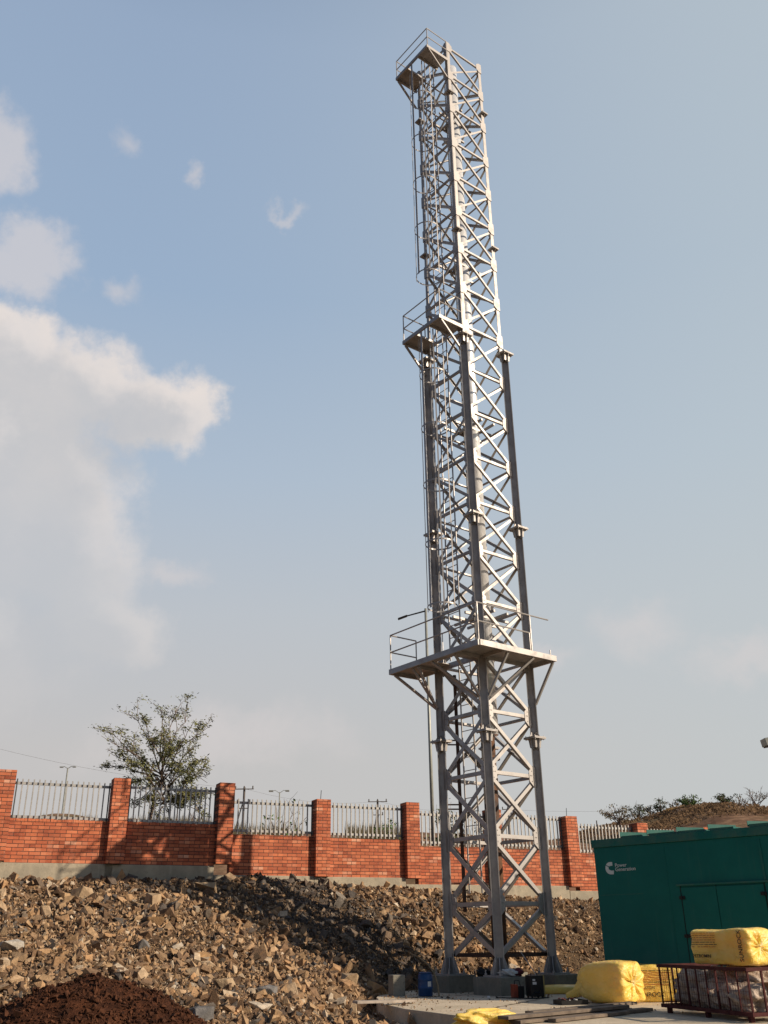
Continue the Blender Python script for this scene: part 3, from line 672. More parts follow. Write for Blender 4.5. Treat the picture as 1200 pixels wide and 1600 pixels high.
for (a, b_) in corner:
    out = (fl * a + fr * b_).normalized()
    mb = MB()
    # H section from the foot to the third splice, shifted outwards a little
    o = out * 0.05
    for (z0, z1) in ((0.34, 5.24), (5.24, 10.55), (10.55, 15.88)):
        base_ = C + fl * a + fr * b_ + o; h = 0.095; t = 0.018
        mb.prism(base_ + UP * z0, base_ + UP * z1, [(-h, -h), (h, -h), (h, -h + t), (-h, -h + t)], RAD)
        mb.prism(base_ + UP * z0, base_ + UP * z1, [(-h, h - t), (h, h - t), (h, h), (-h, h)], RAD)
        mb.prism(base_ + UP * z0, base_ + UP * z1, [(-.006, -h + t), (.006, -h + t), (.006, h - t), (-.006, h - t)], RAD)
    # angle section above, and its lighter run down to the first platform
    sa, sb = (-1 if a > 0 else 1), (-1 if b_ > 0 else 1)
    Lw = 0.115
    def angle_leg(z0, z1, Lw):
        A0 = C + fl * a + fr * b_
        mb.box(A0 + fl * (sa * Lw / 2) + UP * (z0 + z1) / 2, Lw, 0.013, z1 - z0, (fl, fr, UP))
        mb.box(A0 + fr * (sb * (Lw / 2 + 0.0075)) + UP * (z0 + z1) / 2, 0.013, Lw - .002, z1 - z0, (fl, fr, UP))
    angle_leg(15.9, TOPZ_ + .18, 0.105)
    leg = mb.build('leg', M_STEEL, tower, loc=L(a, b_, 0.32))
    # splice plates with stiffeners
    for k, z in enumerate(SPL):
        mb = MB(); big = k < 3; s_ = 0.185 if big else 0.12; cc = C + fl * a + fr * b_ + (o if big else -out * 0.03)
        for dz in (-.012, .014): mb.box(cc + UP * (z + dz), 2 * s_, 2 * s_, 0.02, (fl, fr, UP))
        zz_ = ((-1, .26 if big else .1), (1, .13 if big else .09))
        for sg, hh in zz_:
            if k == 2 and sg == 1: hh = .12
            for dx, dy in ((1, 0), (-1, 0), (0, 1), (0, -1)):
                d_ = fl * dx + fr * dy; r0_ = .1 if big else .05
                n2 = Vector((-d_.y, d_.x, 0)) * 0.006
                p = [cc + d_ * .01 + UP * (z + sg * .024), cc + d_ * (s_ - .015) + UP * (z + sg * .024), cc + d_ * r0_ + UP * (z + sg * hh), cc + d_ * .01 + UP * (z + sg * hh)]
                mb.add([q + n2 for q in p] + [q - n2 for q in p], [(0, 1, 2, 3), (7, 6, 5, 4), (0, 4, 5, 1), (1, 5, 6, 2), (2, 6, 7, 3), (3, 7, 4, 0)])
        if big:   # flared shroud below the plate
            for sg in (-1,):
                q0 = [cc + (fl * i * .108 + fr * j * .108) + UP * (z + sg * .03) for i, j in ((-1, -1), (1, -1), (1, 1), (-1, 1))]
                q1 = [cc + (fl * i * .086 + fr * j * .086) + UP * (z + sg * .22) for i, j in ((-1, -1), (1, -1), (1, 1), (-1, 1))]
                mb.add(q0 + q1, [(0, 1, 5, 4), (1, 2, 6, 5), (2, 3, 7, 6), (3, 0, 4, 7)])
            for i, j in ((1, 1), (1, -1), (-1, 1), (-1, -1)):
                mb.tube([cc + (fl * i + fr * j) * .145 + UP * (z - .05), cc + (fl * i + fr * j) * .145 + UP * (z + .055)], .011, 6)
        mb.build('splice_plate', M_STEEL, tower, loc=cc + UP * z)
    # foot: base plate, flared stiffeners, bolts
    mb = MB(); cc = C + fl * a + fr * b_ + o
    mb.box(cc + UP * 0.335, .50, .50, .03, (fl, fr, UP))
    for dx, dy in ((1, 0), (-1, 0), (0, 1), (0, -1), (.7, .7), (-.7, .7), (.7, -.7), (-.7, -.7)):
        d_ = (fl * dx + fr * dy).normalized(); n2 = Vector((-d_.y, d_.x, 0)) * 0.008
        p = [cc + d_ * .02 + UP * .35, cc + d_ * .20 + UP * .35, cc + d_ * .20 + UP * .39, cc + d_ * .105 + UP * .66, cc + d_ * .02 + UP * .66]
        mb.add([q + n2 for q in p] + [q - n2 for q in p], [(0, 1, 2, 3, 4), (9, 8, 7, 6, 5), (0, 5, 6, 1), (1, 6, 7, 2), (2, 7, 8, 3), (3, 8, 9, 4), (4, 9, 5, 0)])
    for i in (-1, 1):
        for j in (-1, 1):
            mb.tube([cc + (fl * i + fr * j) * .21 + UP * .33, cc + (fl * i + fr * j) * .21 + UP * .45], .016, 6)
            mb.tube([cc + (fl * i + fr * j) * .21 + UP * .352, cc + (fl * i + fr * j) * .21 + UP * .385], .03, 6)
    mb.build('base_plate', M_STEEL, tower, loc=cc + UP * .33)
# bracing of the four faces
faces = [((-H, -H), (H, -H), -fr), ((H, -H), (H, H), fl), ((H, H), (-H, H), fr), ((-H, H), (-H, -H), -fl)]
def member(p, q, wd, outn, off, flip=1):
    """angle section: one leg in the face, the other pointing into the tower along its lower edge"""
    mb = MB(); p = p + outn * off; q = q + outn * off; t = .009
    d = (q - p).normalized(); u = outn.cross(d)
    if u.z < 0: u = -u
    n = outn
    prof = [(-wd / 2, 0), (wd / 2, 0), (wd / 2, -t), (-wd / 2 + t, -t), (-wd / 2 + t, -wd * .9), (-wd / 2, -wd * .9)]
    if flip < 0: prof = [(-x, y) for x, y in prof][::-1]
    vs = [p + u * a_ + n * c_ for a_, c_ in prof] + [q + u * a_ + n * c_ for a_, c_ in prof]; k_ = 6
    mb.add(vs, [(i, (i + 1) % k_, k_ + (i + 1) % k_, k_ + i) for i in range(k_)] + [tuple(range(k_)), tuple(range(2 * k_ - 1, k_ - 1, -1))])
    return mb
LVB = [0.62] + LV
count_d = 0; extra = MB()
for fi, (c0, c1, on) in enumerate(faces):
    for k in range(len(LVB)):
        z = LVB[k]; wd = float(np.interp(z, [0, 5, 10, 27], [.085, .08, .066, .057]))
        A0, B0 = L(*c0, 0), L(*c1, 0); e = (B0 - A0).normalized()
        if k > 0: member(A0 + e * .1 + UP * z, B0 - e * .1 + UP * z, wd, on, .012).build('horizontal_brace', M_STEEL, tower, loc=(A0 + B0) / 2 + UP * z)
        if k < len(LVB) - 1:
            z1 = LVB[k + 1]; dz = .13 if k else 0.10
            w0 = wd * (1.25 if fi in (0, 2) else 1.0)
            mems = []
            if not (fi == 1 and k == 0): mems.append(member(A0 + e * .08 + UP * (z1 - dz), B0 - e * .08 + UP * (z + dz), w0, on, .026, 1))
            mems.append(member(A0 + e * .08 + UP * (z + dz), B0 - e * .08 + UP * (z1 - dz), w0, on, .012 - .019, -1))
            for mbb in mems:
                # the visible near faces get every diagonal as a part of its own; the far faces' upper ones share one mesh
                if count_d < 100 and (fi in (0, 1) or k < 10):
                    mbb.build('diagonal_brace', M_STEEL, tower, loc=(A0 + B0) / 2 + UP * (z + z1) / 2); count_d += 1
                else: extra.add(mbb.v, mbb.f)
tag(extra.build('diagonal_brace', M_STEEL, tower, loc=L(0, 0, 20)), kind='stuff')
for k, z in enumerate(LV):
    big = float(np.interp(z, [0, 5, 12, 27], [1.0, .97, .92, .85]))
    for (a, b_) in corner:
        mb = MB()
        for (ax, sgn, on) in ((fl, -1 if a > 0 else 1, fr * (1 if b_ > 0 else -1)), (fr, -1 if b_ > 0 else 1, fl * (1 if a > 0 else -1))):
            A0 = L(a, b_, z) + on * 0.0005; w_, h_ = .235 * big, .235 * big
            pr = [(-.02, -h_), (w_ * .45, -h_), (w_, -h_ * .5), (w_, h_ * .5), (w_ * .45, h_), (-.02, h_)]
            p1 = [A0 + ax * (sgn * i) + UP * j + on * .0245 for i, j in pr]; p2 = [A0 + ax * (sgn * i) + UP * j + on * .0125 for i, j in pr]
            mb.add(p1 + p2, [tuple(range(6)), tuple(range(11, 5, -1))] + [(i, (i + 1) % 6, 6 + (i + 1) % 6, 6 + i) for i in range(6)])
            if z < 8.5:       # bolt heads
                for bi, bj in ((.35, .75), (.6, .5), (.35, -.75), (.6, -.5), (.8, .06), (.62, .06)):
                    q_ = A0 + ax * (sgn * w_ * bi) + UP * (h_ * bj); mb.tube([q_ + on * .024, q_ + on * .036], .013, 6)
        mb.build('gusset_plate', M_STEEL, tower, loc=L(a, b_, z))
# flue
mb = MB(); mb.tube([L(.04, .04, 5.35), L(.04, .04, 27.3)], .205, 28); flue = mb.build('flue_pipe', M_FLUE, tower, smooth=False, loc=L(0, 0, 5.3))
for p_ in flue.data.polygons: p_.use_smooth = len(p_.vertices) == 4
mb = MB(); mb.tube([L(0, 0, 0.35), L(0, 0, 5.34)], .165, 24); lowf = mb.build('flue_pipe', M_RUST, tower, smooth=False, loc=L(0, 0, .35)); lowf['label'] = 'rusty brown lower length of the flue'
for p_ in lowf.data.polygons: p_.use_smooth = len(p_.vertices) == 4
for z in (8.25, 13.55, 19.05, 24.75):
    mb = MB(); mb.tube([L(0, 0, z - .03), L(0, 0, z + .03)], .225, 24)
    for q in (fl, fr):
        mb.bar(L(0, 0, z - .06) - q * .72 + (fr if q is fl else fl) * .22, L(0, 0, z - .06) + q * .72 + (fr if q is fl else fl) * .22, .06, .05, UP)
        mb.bar(L(0, 0, z - .06) - q * .72 - (fr if q is fl else fl) * .22, L(0, 0, z - .06) + q * .72 - (fr if q is fl else fl) * .22, .06, .05, UP)
    mb.build('pipe_guide', M_STEEL, tower, loc=L(0, 0, z))
mb = MB(); mb.tube([L(0, 0, 4.78), L(0, 0, 4.81)], .26, 16); mb.build('pipe_flange', M_DARKPIPE, tower, loc=L(0, 0, 4.8))
# side riser pipe with two stubs to the left leg
pA, pB = Vector((1.66, 22.2, 6.85)), Vector((1.66, 22.2, 1.55))
mb = MB(); mb.tube([pB, pA], .042, 10); rp = mb.build('riser_pipe', M_DARKPIPE, tower, loc=pB)
for z in (5.18, 5.28, 3.72, 3.82, 2.13):
    mb = MB(); mb.bar(Vector((1.66, 22.2, z)), Vector((1.32, 22.16, z)), .03, .03, UP); mb.build('bracket', M_DARKPIPE, rp, loc=(1.5, 22.18, z))

# platforms
def plate(mb, a0, a1, b0, b1, z, t=.008): mb.box(L((a0 + a1) / 2, (b0 + b1) / 2, z), a1 - a0, b1 - b0, t, (fl, fr, UP))
def beam(mb, a0, b0, a1, b1, z, h=.11, t=.05):
    mb.bar(L(a0, b0, z), L(a1, b1, z), h, t, UP)
def rail_tubes(mb, pts, z, r=.017):
    for p, q in zip(pts[:-1], pts[1:]): mb.tube([L(*p, z), L(*q, z)], r, 6)
def small_platform(z, hr, lab):
    """z = top of the deck edge; sticks out of the ladder face"""
    a0, a1, b0, b1 = -.83, .76, -1.58, -.765
    mb = MB(); plate(mb, a0 + .03, -.27, b0 + .03, b1, z - .03); plate(mb, .27, a1 - .03, b0 + .03, b1, z - .03)
    deck = mb.build('platform', M_STEEL, tower, loc=L(0, -1.1, z)); deck['label'] = lab
    mb = MB()
    beam(mb, a0, b0, a1, b0, z - .06); beam(mb, a0 + .025, b0 + .03, a0 + .025, b1 + .03, z - .0605); beam(mb, a1 - .025, b0 + .03, a1 - .025, b1 + .03, z - .0605)
    beam(mb, -.27, b0 + .03, -.27, b1, z - .07, .07, .035); beam(mb, .27, b0 + .03, .27, b1, z - .07, .07, .035)
    mb.build('deck_frame', M_STEEL, deck, loc=L(0, -1.1, z))
    for a_ in (a0 + .03, a1 - .03):
        mb = MB(); mb.bar(L(a_, b0 + .06, z - .13), L(a_, -.79, z - .86), .055, .045, fl); mb.build('strut', M_STEEL, deck, loc=L(a_, -.8, z - .9))
    mb = MB(); ps = [(a0 + .02, b1), (a0 + .02, b0 + .015), (a1 - .02, b0 + .015), (a1 - .02, b1)]
    rail_tubes(mb, ps, z + hr); rail_tubes(mb, ps, z + hr * .5)
    for p in ps: mb.tube([L(*p, z - .05), L(*p, z + hr)], .018, 6)
    mb.build('guard_rail', M_STEEL, deck, loc=L(0, -1.1, z))
small_platform(26.6, .76, 'topmost small platform'); small_platform(16.27, .86, 'middle small platform')
z = 7.02; mb = MB()
plate(mb, -1.57, -.27, -1.62, -.77, z - .03); plate(mb, .33, 1.57, -1.62, -.77, z - .03); plate(mb, -.27, .33, -1.62, -1.25, z - .03)
plate(mb, .77, 1.57, -.77, .8, z - .03)
deck = mb.build('platform', M_STEEL, tower, loc=L(.6, -.9, z)); deck['label'] = 'lowest and widest platform wrapping two faces'
mb = MB()
beam(mb, -1.6, -1.64, 1.6, -1.64, z - .06, .13); beam(mb, 1.6, -1.614, 1.6, .82, z - .0605, .13); beam(mb, -1.575, -1.61, -1.575, -.75, z - .0605, .13)
beam(mb, 1.57, .8, .77, .8, z - .061, .13); beam(mb, -1.55, -.79, -.86, -.79, z - .075, .09); beam(mb, .76, -1.6, .76, -.86, z - .08, .08, .04); beam(mb, -.76, -1.6, -.76, -.86, z - .08, .08, .04)
beam(mb, .86, -.80, 1.56, -.80, z - .082, .08, .04); beam(mb, -.70, -.84, .70, -.84, z - .09, .08, .04); beam(mb, .84, -.7, .84, .7, z - .09, .08, .04)
mb.build('deck_frame', M_STEEL, deck, loc=L(.6, -.9, z))
for (p, q) in (((-1.5, -1.56), (-.82, -.84)), ((-.76, -1.6), (-.76, -.86)), ((.74, -1.58), (.74, -.88)), ((1.55, -.72), (.88, -.74)), ((1.55, .76), (.86, .80)), ((-.55, -1.6), (-.80, -.86)), ((-.05, -1.6), (.66, -.86)), ((1.57, .1), (.86, -.64))):
    mb = MB(); mb.bar(L(*p, z - .14), L(*q, z - 1.0), .06, .045, fl); mb.build('strut', M_STEEL, deck, loc=L(*q, z - 1))
mb = MB(); hr = .87
rail_tubes(mb, [(-1.57, -.8), (-1.57, -1.625), (1.585, -1.625), (1.585, .62)], z + hr); rail_tubes(mb, [(-1.57, -.8), (-1.57, -1.625), (1.585, -1.625), (1.585, .05)], z + hr * .5)
rail_tubes(mb, [(1.585, .6), (1.585, .68)], z + hr)
for p in ((-1.57, -.8), (-1.57, -1.625), (1.585, -1.625), (1.585, .05)): mb.tube([L(*p, z - .05), L(*p, z + hr)], .018, 6)
mb.tube([L(1.585, .0, z - .05), L(1.585, .0, z + hr * .5)], .014, 6)
mb.tube([L(1.585, .66, z - .05), L(1.585, .66, z + .13)], .014, 6)
for p in ((-.72, -.80), (-.55, -.80), (.36, -1.0)): mb.tube([L(*p, z - .05), L(*p, z + .8)], .012, 6)
mb.build('guard_rail', M_STEEL, deck, loc=L(.6, -.9, z))

# caged ladder
LB = -0.88
mb = MB()
for a_ in (-.2, .2): mb.bar(L(a_, LB, 7.05), L(a_, LB, 27.3), .014, .04, fr)
lad = mb.build('ladder', M_STEEL, tower, loc=L(0, LB, 7.0)); lad['label'] = 'caged ladder up the shaded face'
z = 7.3
rp_ = None
for i in range(65):
    if rp_ is None:
        mb = MB(); mb.tube([L(-.2, LB, z), L(.2, LB, z)], .011, 6); rp_ = mb.build('rung', M_STEEL, lad, loc=L(0, LB, z))
    else:
        q = rp_.copy(); COL.objects.link(q); q.parent = lad; q.location = L(0, LB, z + .3 * i); PAR.append((q, lad))
cageC = -1.24
for z in (25.1, 23.3, 21.6, 19.85, 18.15, 14.85, 13.2, 11.55, 9.92, 8.28):
    mb = MB(); ctr = L(0, cageC, z); mb.ring(ctr, .37, .04, .008, 28); mb.build('hoop', M_STEEL, lad, loc=ctr)
for (z0, z1) in ((18.1, 26.4), (8.2, 16.1)):
    for i, an in enumerate((-150, -90, -35, 35 - 70 - 180, 10)):
        d_ = fl * math.cos(R(an)) + fr * math.sin(R(an)); w_ = .07 if i == 1 else .035
        tn = Vector((-d_.y, d_.x, 0))
        mb = MB(); mb.bar(L(0, cageC, z0) + d_ * .373, L(0, cageC, z1) + d_ * .373, w_, .008, tn); mb.build('cage_strap', M_STEEL, lad, loc=L(0, cageC, z0) + d_ * .37)
mb = MB()
for a_ in (-.2, .2): mb.bar(L(a_, -.62, 1.9), L(a_, -.62, 7.0), .014, .04, fr)
lad2 = mb.build('ladder', M_STEEL, tower, loc=L(0, -.62, 1.9)); lad2['label'] = 'plain lower ladder inside the tower foot'
for i in range(17):
    mb = MB(); mb.tube([L(-.2, -.62, 2.1 + .3 * i), L(.2, -.62, 2.1 + .3 * i)], .01, 6); mb.build('rung', M_STEEL, lad2, loc=L(0, -.62, 2.1 + .3 * i))
# conduit down the inside
mb = MB(); mb.tube([L(.35, -.5, .6), L(.33, -.52, 3.2), L(.30, -.5, 7), L(.3, -.5, 26)], .014, 6); mb.build('cable', M_BLACK, tower, loc=L(.3, -.5, .6))
# bottom ties
mb = MB()
for (c0, c1, on) in faces: mb.bar(L(*c0, .70) - on * .02, L(*c1, .70) - on * .02, .07, .012, UP)
mb.build('bottom_tie', M_DARKPIPE, tower, loc=L(0, 0, .7))

# foundation blocks: one under each leg
for i, ((a, b_), lb) in enumerate(zip(corner, ('concrete foundation block under the left tower leg, beside the blue drum', 'concrete foundation block under the nearest tower leg', 'concrete foundation block under the right tower leg, behind the welding machine', 'concrete foundation block under the hidden rear tower leg'))):
    mb = MB(); sh = 0.03; mb.box(L(a * 1.06, b_ * 1.06, 0.0), .80, .80, .64, (fl, fr, UP))
    ob = mb.build('foundation_block', M_BLOCK, loc=L(a, b_, -.3), bevel=.012); tag(ob, lb, 'concrete block', 'foundation blocks under the tower legs')

# ------------------------------------------------------------------ concrete slab and its edge
poly = [(0.22, 17.45), (1.38, 15.25), (2.9, 12.4), (16, 5), (16, 24), (7, 23.6), (4.2, 23.4), (-0.05, 23.0), (-0.3, 20.6), (-0.12, 18.6)]
mb = MB(); n = len(poly); rgp = []
for i in range(n):     # break the long edges so that they are a little uneven
    p, q = Vector((*poly[i], 0)), Vector((*poly[(i + 1) % n], 0)); k = max(1, int((q - p).length / .35)) if i < 2 or i > 6 else 1
    for j in range(k): rgp.append(p.lerp(q, j / k) + Vector((random.uniform(-.012, .012), random.uniform(-.012, .012), 0)))
k = len(rgp); mb.add([p for p in rgp] + [p + Vector((0, 0, -.42)) for p in rgp], [tuple(range(k)), tuple(range(2 * k - 1, k - 1, -1))] + [(i, (i + 1) % k, k + (i + 1) % k, k + i) for i in range(k)])
tag(mb.build('concrete_slab', M_SLAB, loc=(3, 17, 0), bevel=.008), kind='structure')
# cracks and stains: thin dirt trails lying on the slab
def trail(name, pts, w, M):
    mb = MB(); vs = []
    for i, p in enumerate(pts):
        p = Vector(p); q = Vector(pts[min(i + 1, len(pts) - 1)]) - Vector(pts[max(i - 1, 0)]); nn = Vector((-q.y, q.x, 0)).normalized()
        ww = w * random.uniform(.4, 1.2); vs += [p + nn * ww, p - nn * ww]
    mb.add(vs, [(2 * i, 2 * i + 1, 2 * i + 3, 2 * i + 2) for i in range(len(pts) - 1)]); return mb.build(name, M)
def jit(p, q, n, a):
    p, q = Vector(p), Vector(q); return [p.lerp(q, i / n) + Vector((random.uniform(-a, a), random.uniform(-a, a), 0)) for i in range(n + 1)]
M_DIRT = mat('dirt_trail', (0.13, 0.095, 0.065), 0.95, spec=0.1)
tag(trail('dirt', jit((1.05, 16.2, .004), (2.75, 19.3, .004), 26, .05), .025, M_DIRT), kind='structure')
tag(trail('dirt', jit((.1, 20.2, .004), (1.6, 20.9, .004), 16, .05), .04, M_DIRT), kind='structure')

k = 2600; px_ = RNG.uniform(-.2, 4.5, k); py_ = RNG.uniform(15.5, 22.6, k)
d_e = np.minimum(np.abs(px_ - .1), np.abs(py_ - 22.2)); kp = (py_ > 17.6 - 1.9 * (px_ - .2)) & (RNG.uniform(0, 1, k) < np.exp(-d_e * 1.3) + .10); px_, py_ = px_[kp], py_[kp]
pr_ = np.clip(np.exp(RNG.normal(math.log(.010), .6, len(px_))), .004, .05)
o_ = scatter('grit', np.stack([px_, py_, pr_ * .3], 1), pr_, tones(px_, py_, len(px_)), PROS, M_ROCK); o_['kind'] = 'stuff'
# upright concrete offcut left of the drum, and a long pale board on the rubble
mb = MB(); mb.box((0.12, 21.0, .08), .26, .35, .60, (Vector((.96, .28, 0)), Vector((-.28, .96, 0)), UP)); tag(mb.build('concrete_offcut', M_BLOCK, loc=(0.02, 20.4, -.2), bevel=.015), 'upright concrete offcut at the foot of the bank left of the blue drum', 'concrete block')
mb = MB(); mb.bar((-.62, 18.0, .075), (.42, 18.75, .045), .16, .04, (0, 1, 0)); tag(mb.build('board', mat('pale_board', (.42, .36, .30), .9, var=.3), loc=(0, 18.4, .05)), 'long pale grey board lying on the rubble at the slab corner', 'board')
mb = MB(); mb.bar((.18, 19.3, .022), (.48, 19.2, .022), .13, .04, (0, 1, 0)); tag(mb.build('wood_offcut', M_WOOD, loc=(.3, 19.2, 0)), 'short brown wood offcut on the left part of the slab', 'wood offcut')
mb = MB(); pts = [at(x, y, Y_) for x, y, Y_ in ((686, 1556, 20.7), (684, 1540, 20.8), (679, 1522, 20.9), (670, 1508, 21.1), (655, 1496, 21.3), (640, 1489, 21.5))]
mb.tube(pts, [.018, .02, .018, .017, .014, .008], 6); mb.tube([pts[2], pts[2] + Vector((.02, .1, .12)), pts[2] + Vector((.0, .15, .2))], [.012, .01, .004], 5)
tag(mb.build('dead_branch', mat('dead_branch_wood', (.33, .24, .14), .9, var=.3), loc=pts[0]), 'bent dead branch leaning on the bank beside the blue drum', 'branch')

# blue drum
def lathe_thing(name, c, prof, M, n=28, parent=None):
    mb = MB(); mb.lathe(c, prof, n); o = mb.build(name, M, parent, loc=c)
    for p_ in o.data.polygons: p_.use_smooth = len(p_.vertices) == 4
    return o
dc = Vector((.69, 20.75, 0))
dr = tag(empty('drum', dc), 'small blue plastic drum with a white label beside the left foundation block', 'drum')
lathe_thing('body', dc, [(0, .10), (0, .135), (.02, .145), (.13, .145), (.14, .152), (.155, .152), (.165, .145), (.28, .145), (.29, .152), (.305, .152), (.315, .145), (.385, .140), (.40, .125)], M_BLUE, parent=dr)
lathe_thing('lid', dc + UP * .40, [(0, .128), (.025, .128), (.03, .11), (.03, .0)], M_BLUE, parent=dr)
mb = MB(); vs = []
for j in (0, 1):
    for i in range(7):
        a = R(-72 + i * 5.2); vs.append(dc + Vector((math.cos(a) * .148, math.sin(a) * .148, .175 + j * .09)))
mb.add(vs, [(i, i + 1, 8 + i, 7 + i) for i in range(6)]); mb.build('label', M_PAPER, dr, loc=dc)

# welding machine, small red machine, rod, cables, small things at the feet
we_ = tag(empty('welding_machine', (2.73, 19.75, 0)), 'black upright welding machine with yellow side edge standing on the slab', 'machine')
ax_ = (Vector((.985, .17, 0)), Vector((-.17, .985, 0)), UP)
mb = MB(); mb.box((2.73, 19.75, .205), .25, .34, .36, ax_); mb.build('body', M_BLACK, we_, loc=(2.73, 19.75, .02), bevel=.01)
mb = MB(); mb.box(Vector((2.73, 19.75, .205)) + ax_[0] * .1375, .022, .33, .37, ax_); mb.build('side_panel', mat('faded_yellow_panel', (.35, .27, .10), .7, var=.3), we_, loc=(2.86, 19.77, .02))
mb = MB(); fc = Vector((2.73, 19.75, 0)) - ax_[1] * .173
mb.box(fc + ax_[0] * -.06 + UP * .31, .05, .006, .03, ax_); mb.box(fc + ax_[0] * -.05 + UP * .255, .075, .006, .045, ax_); mb.build('label', M_PAPER, we_, loc=fc + UP * .28)
mb = MB(); mb.tube([fc + ax_[0] * -.06 + UP * .1, fc - ax_[1] * .03 + UP * .085, fc + ax_[0] * .03 - ax_[1] * .03 + UP * .11, fc + ax_[0] * .08 + UP * .16], .008, 6); mb.tube([Vector((2.66, 19.7, .385)), Vector((2.67, 19.73, .42)), Vector((2.78, 19.78, .42)), Vector((2.8, 19.8, .385))], .008, 6); mb.build('handle', M_BLACK, we_, loc=fc)
mb = MB()
for i in (-1, 1):
    for j in (-1, 1): mb.box(Vector((2.73, 19.75, .0125)) + ax_[0] * (i * .1) + ax_[1] * (j * .13), .03, .03, .025, ax_)
mb.build('foot', M_BLACK, we_, loc=(2.73, 19.75, 0))
sm = tag(empty('power_unit', (2.42, 19.9, 0)), 'small red and black power unit on the slab in front of the nearest block', 'machine')
mb = MB(); mb.box((2.36, 19.9, .115), .09, .2, .23, ax_); mb.build('side_panel', M_ORANGE, sm, loc=(2.36, 19.9, 0), bevel=.008)
mb = MB(); mb.box((2.465, 19.91, .10), .116, .21, .20, ax_); mb.build('body', M_BLACK, sm, loc=(2.46, 19.9, 0), bevel=.008)
mb = MB(); mb.tube([(2.36, 19.86, .23), (2.37, 19.86, .29), (2.46, 19.9, .29), (2.48, 19.9, .2)], .009, 6); mb.build('handle', M_BLACK, sm, loc=(2.4, 19.9, .25))
mb = MB(); mb.tube([at(814, 1488, 20.6), at(839, 1525, 19.95)], .009, 6); tag(mb.build('steel_rod', M_STEEL, loc=(2.8, 20, .4)), 'thin bright steel rod leaning against the welding machine', 'rod')
def blob(name, c, sx, sy, sz, M, label, cat, seed, amp=.25, grp=None, parent=None, n=18, yaw=0.0, box=2.0):
    """lumpy closed body: superellipsoid with folds"""
    mb = MB(); vs = []; ca, sa = math.cos(yaw), math.sin(yaw)
    rg = random.Random(seed); ph = [rg.uniform(0, 6.28) for _ in range(6)]
    for j in range(n + 1):
        th = -math.pi / 2 + math.pi * j / n
        for i in range(2 * n):
            p = math.pi * i / n
            e = 2 / box
            f = lambda v: math.copysign(abs(v) ** e, v)
            x, y, z_ = f(math.cos(th)) * f(math.cos(p)), f(math.cos(th)) * f(math.sin(p)), f(math.sin(th))
            q = 1 + amp * (.5 * math.sin(3 * x + ph[0] + 2 * z_) * math.sin(4 * y + ph[1]) + .3 * math.sin(7 * x + 5 * z_ + ph[2]) + .22 * math.sin(11 * y - 6 * x + ph[3]) + .18 * math.sin(13 * z_ + 9 * x + ph[4]))
            x, y, z_ = x * q * sx, y * q * sy, z_ * q * sz
            vs.append((c[0] + x * ca - y * sa, c[1] + x * sa + y * ca, c[2] + z_))
    m2 = 2 * n
    mb.add(vs, [(j * m2 + i, j * m2 + (i + 1) % m2, (j + 1) * m2 + (i + 1) % m2, (j + 1) * m2 + i) for j in range(n) for i in range(m2)])
    ob = mb.build(name, M, parent, smooth=True, loc=c)
    if label: tag(ob, label, cat, grp)
    return ob
blob('cloth_bundle', (2.36, 20.75, .40), .16, .1, .06, M_PAPER, 'crumpled pale cloth bundle on the nearest foundation block', 'cloth', 3, .5)
blob('tool_bag', (2.56, 20.9, .40), .12, .1, .07, mat('maroon_cloth', (.12, .02, .03), .8), 'maroon tool bag on the nearest foundation block', 'bag', 4, .4)
blob('tool_bag', (1.9, 21.15, .39), .16, .12, .08, M_BLACK, 'black tool bag between the left and the nearest tower leg', 'bag', 5, .4)
blob('paper_scrap', (1.83, 19.55, .025), .035, .03, .03, M_PAPER, 'tiny scrap of white paper on the slab before the nearest block', 'paper', 6, .5, n=6)
mb = MB(); cx = [(2.56, 19.6), (2.62, 19.5), (2.72, 19.45), (2.9, 19.6), (3.0, 19.75), (2.95, 19.6), (2.7, 19.35), (2.4, 19.5), (2.1, 19.75), (1.98, 19.7)]
mb.tube([(a, b_, .012) for a, b_ in cx], .01, 6); tag(mb.build('cable', M_BLACK, loc=(2.5, 19.6, 0)), 'black cable lying curled on the slab before the welding machine', 'cable')

# tray with scrap
tr = tag(empty('tray', (3.08, 17.9, 0)), 'low black tray of red and white scrap left of the large yellow bale', 'tray')
tx = (Vector((.97, .24, 0)), Vector((-.24, .97, 0)), UP); tcn = Vector((3.08, 17.95, 0))
mb = MB(); mb.box(tcn + UP * .012, .46, .34, .02, tx)
for s_ in (-1, 1): mb.box(tcn + tx[0] * (s_ * .235) + UP * .035, .014, .37, .07, tx); mb.box(tcn + tx[1] * (s_ * .178) + UP * .036, .456, .014, .07, tx)
mb.build('body', M_BLACK, tr, loc=tcn)
M_RED = mat('red_scrap', (.28, .05, .03), .7, var=.4)
for i in range(16):
    v, f = hull(8, 1, .6, .5, 900 + i); mb = MB(); c_ = tcn + tx[0] * random.uniform(-.19, .19) + tx[1] * random.uniform(-.13, .13) + UP * (.055 + random.uniform(0, .04)); r = random.uniform(.02, .045)
    mb.add([c_ + Vector(q) * r for q in v], [tuple(q) for q in f]); mb.build('scrap', (M_RED, M_PAPER, M_BLACK, M_RED)[i % 4], tr, loc=c_)

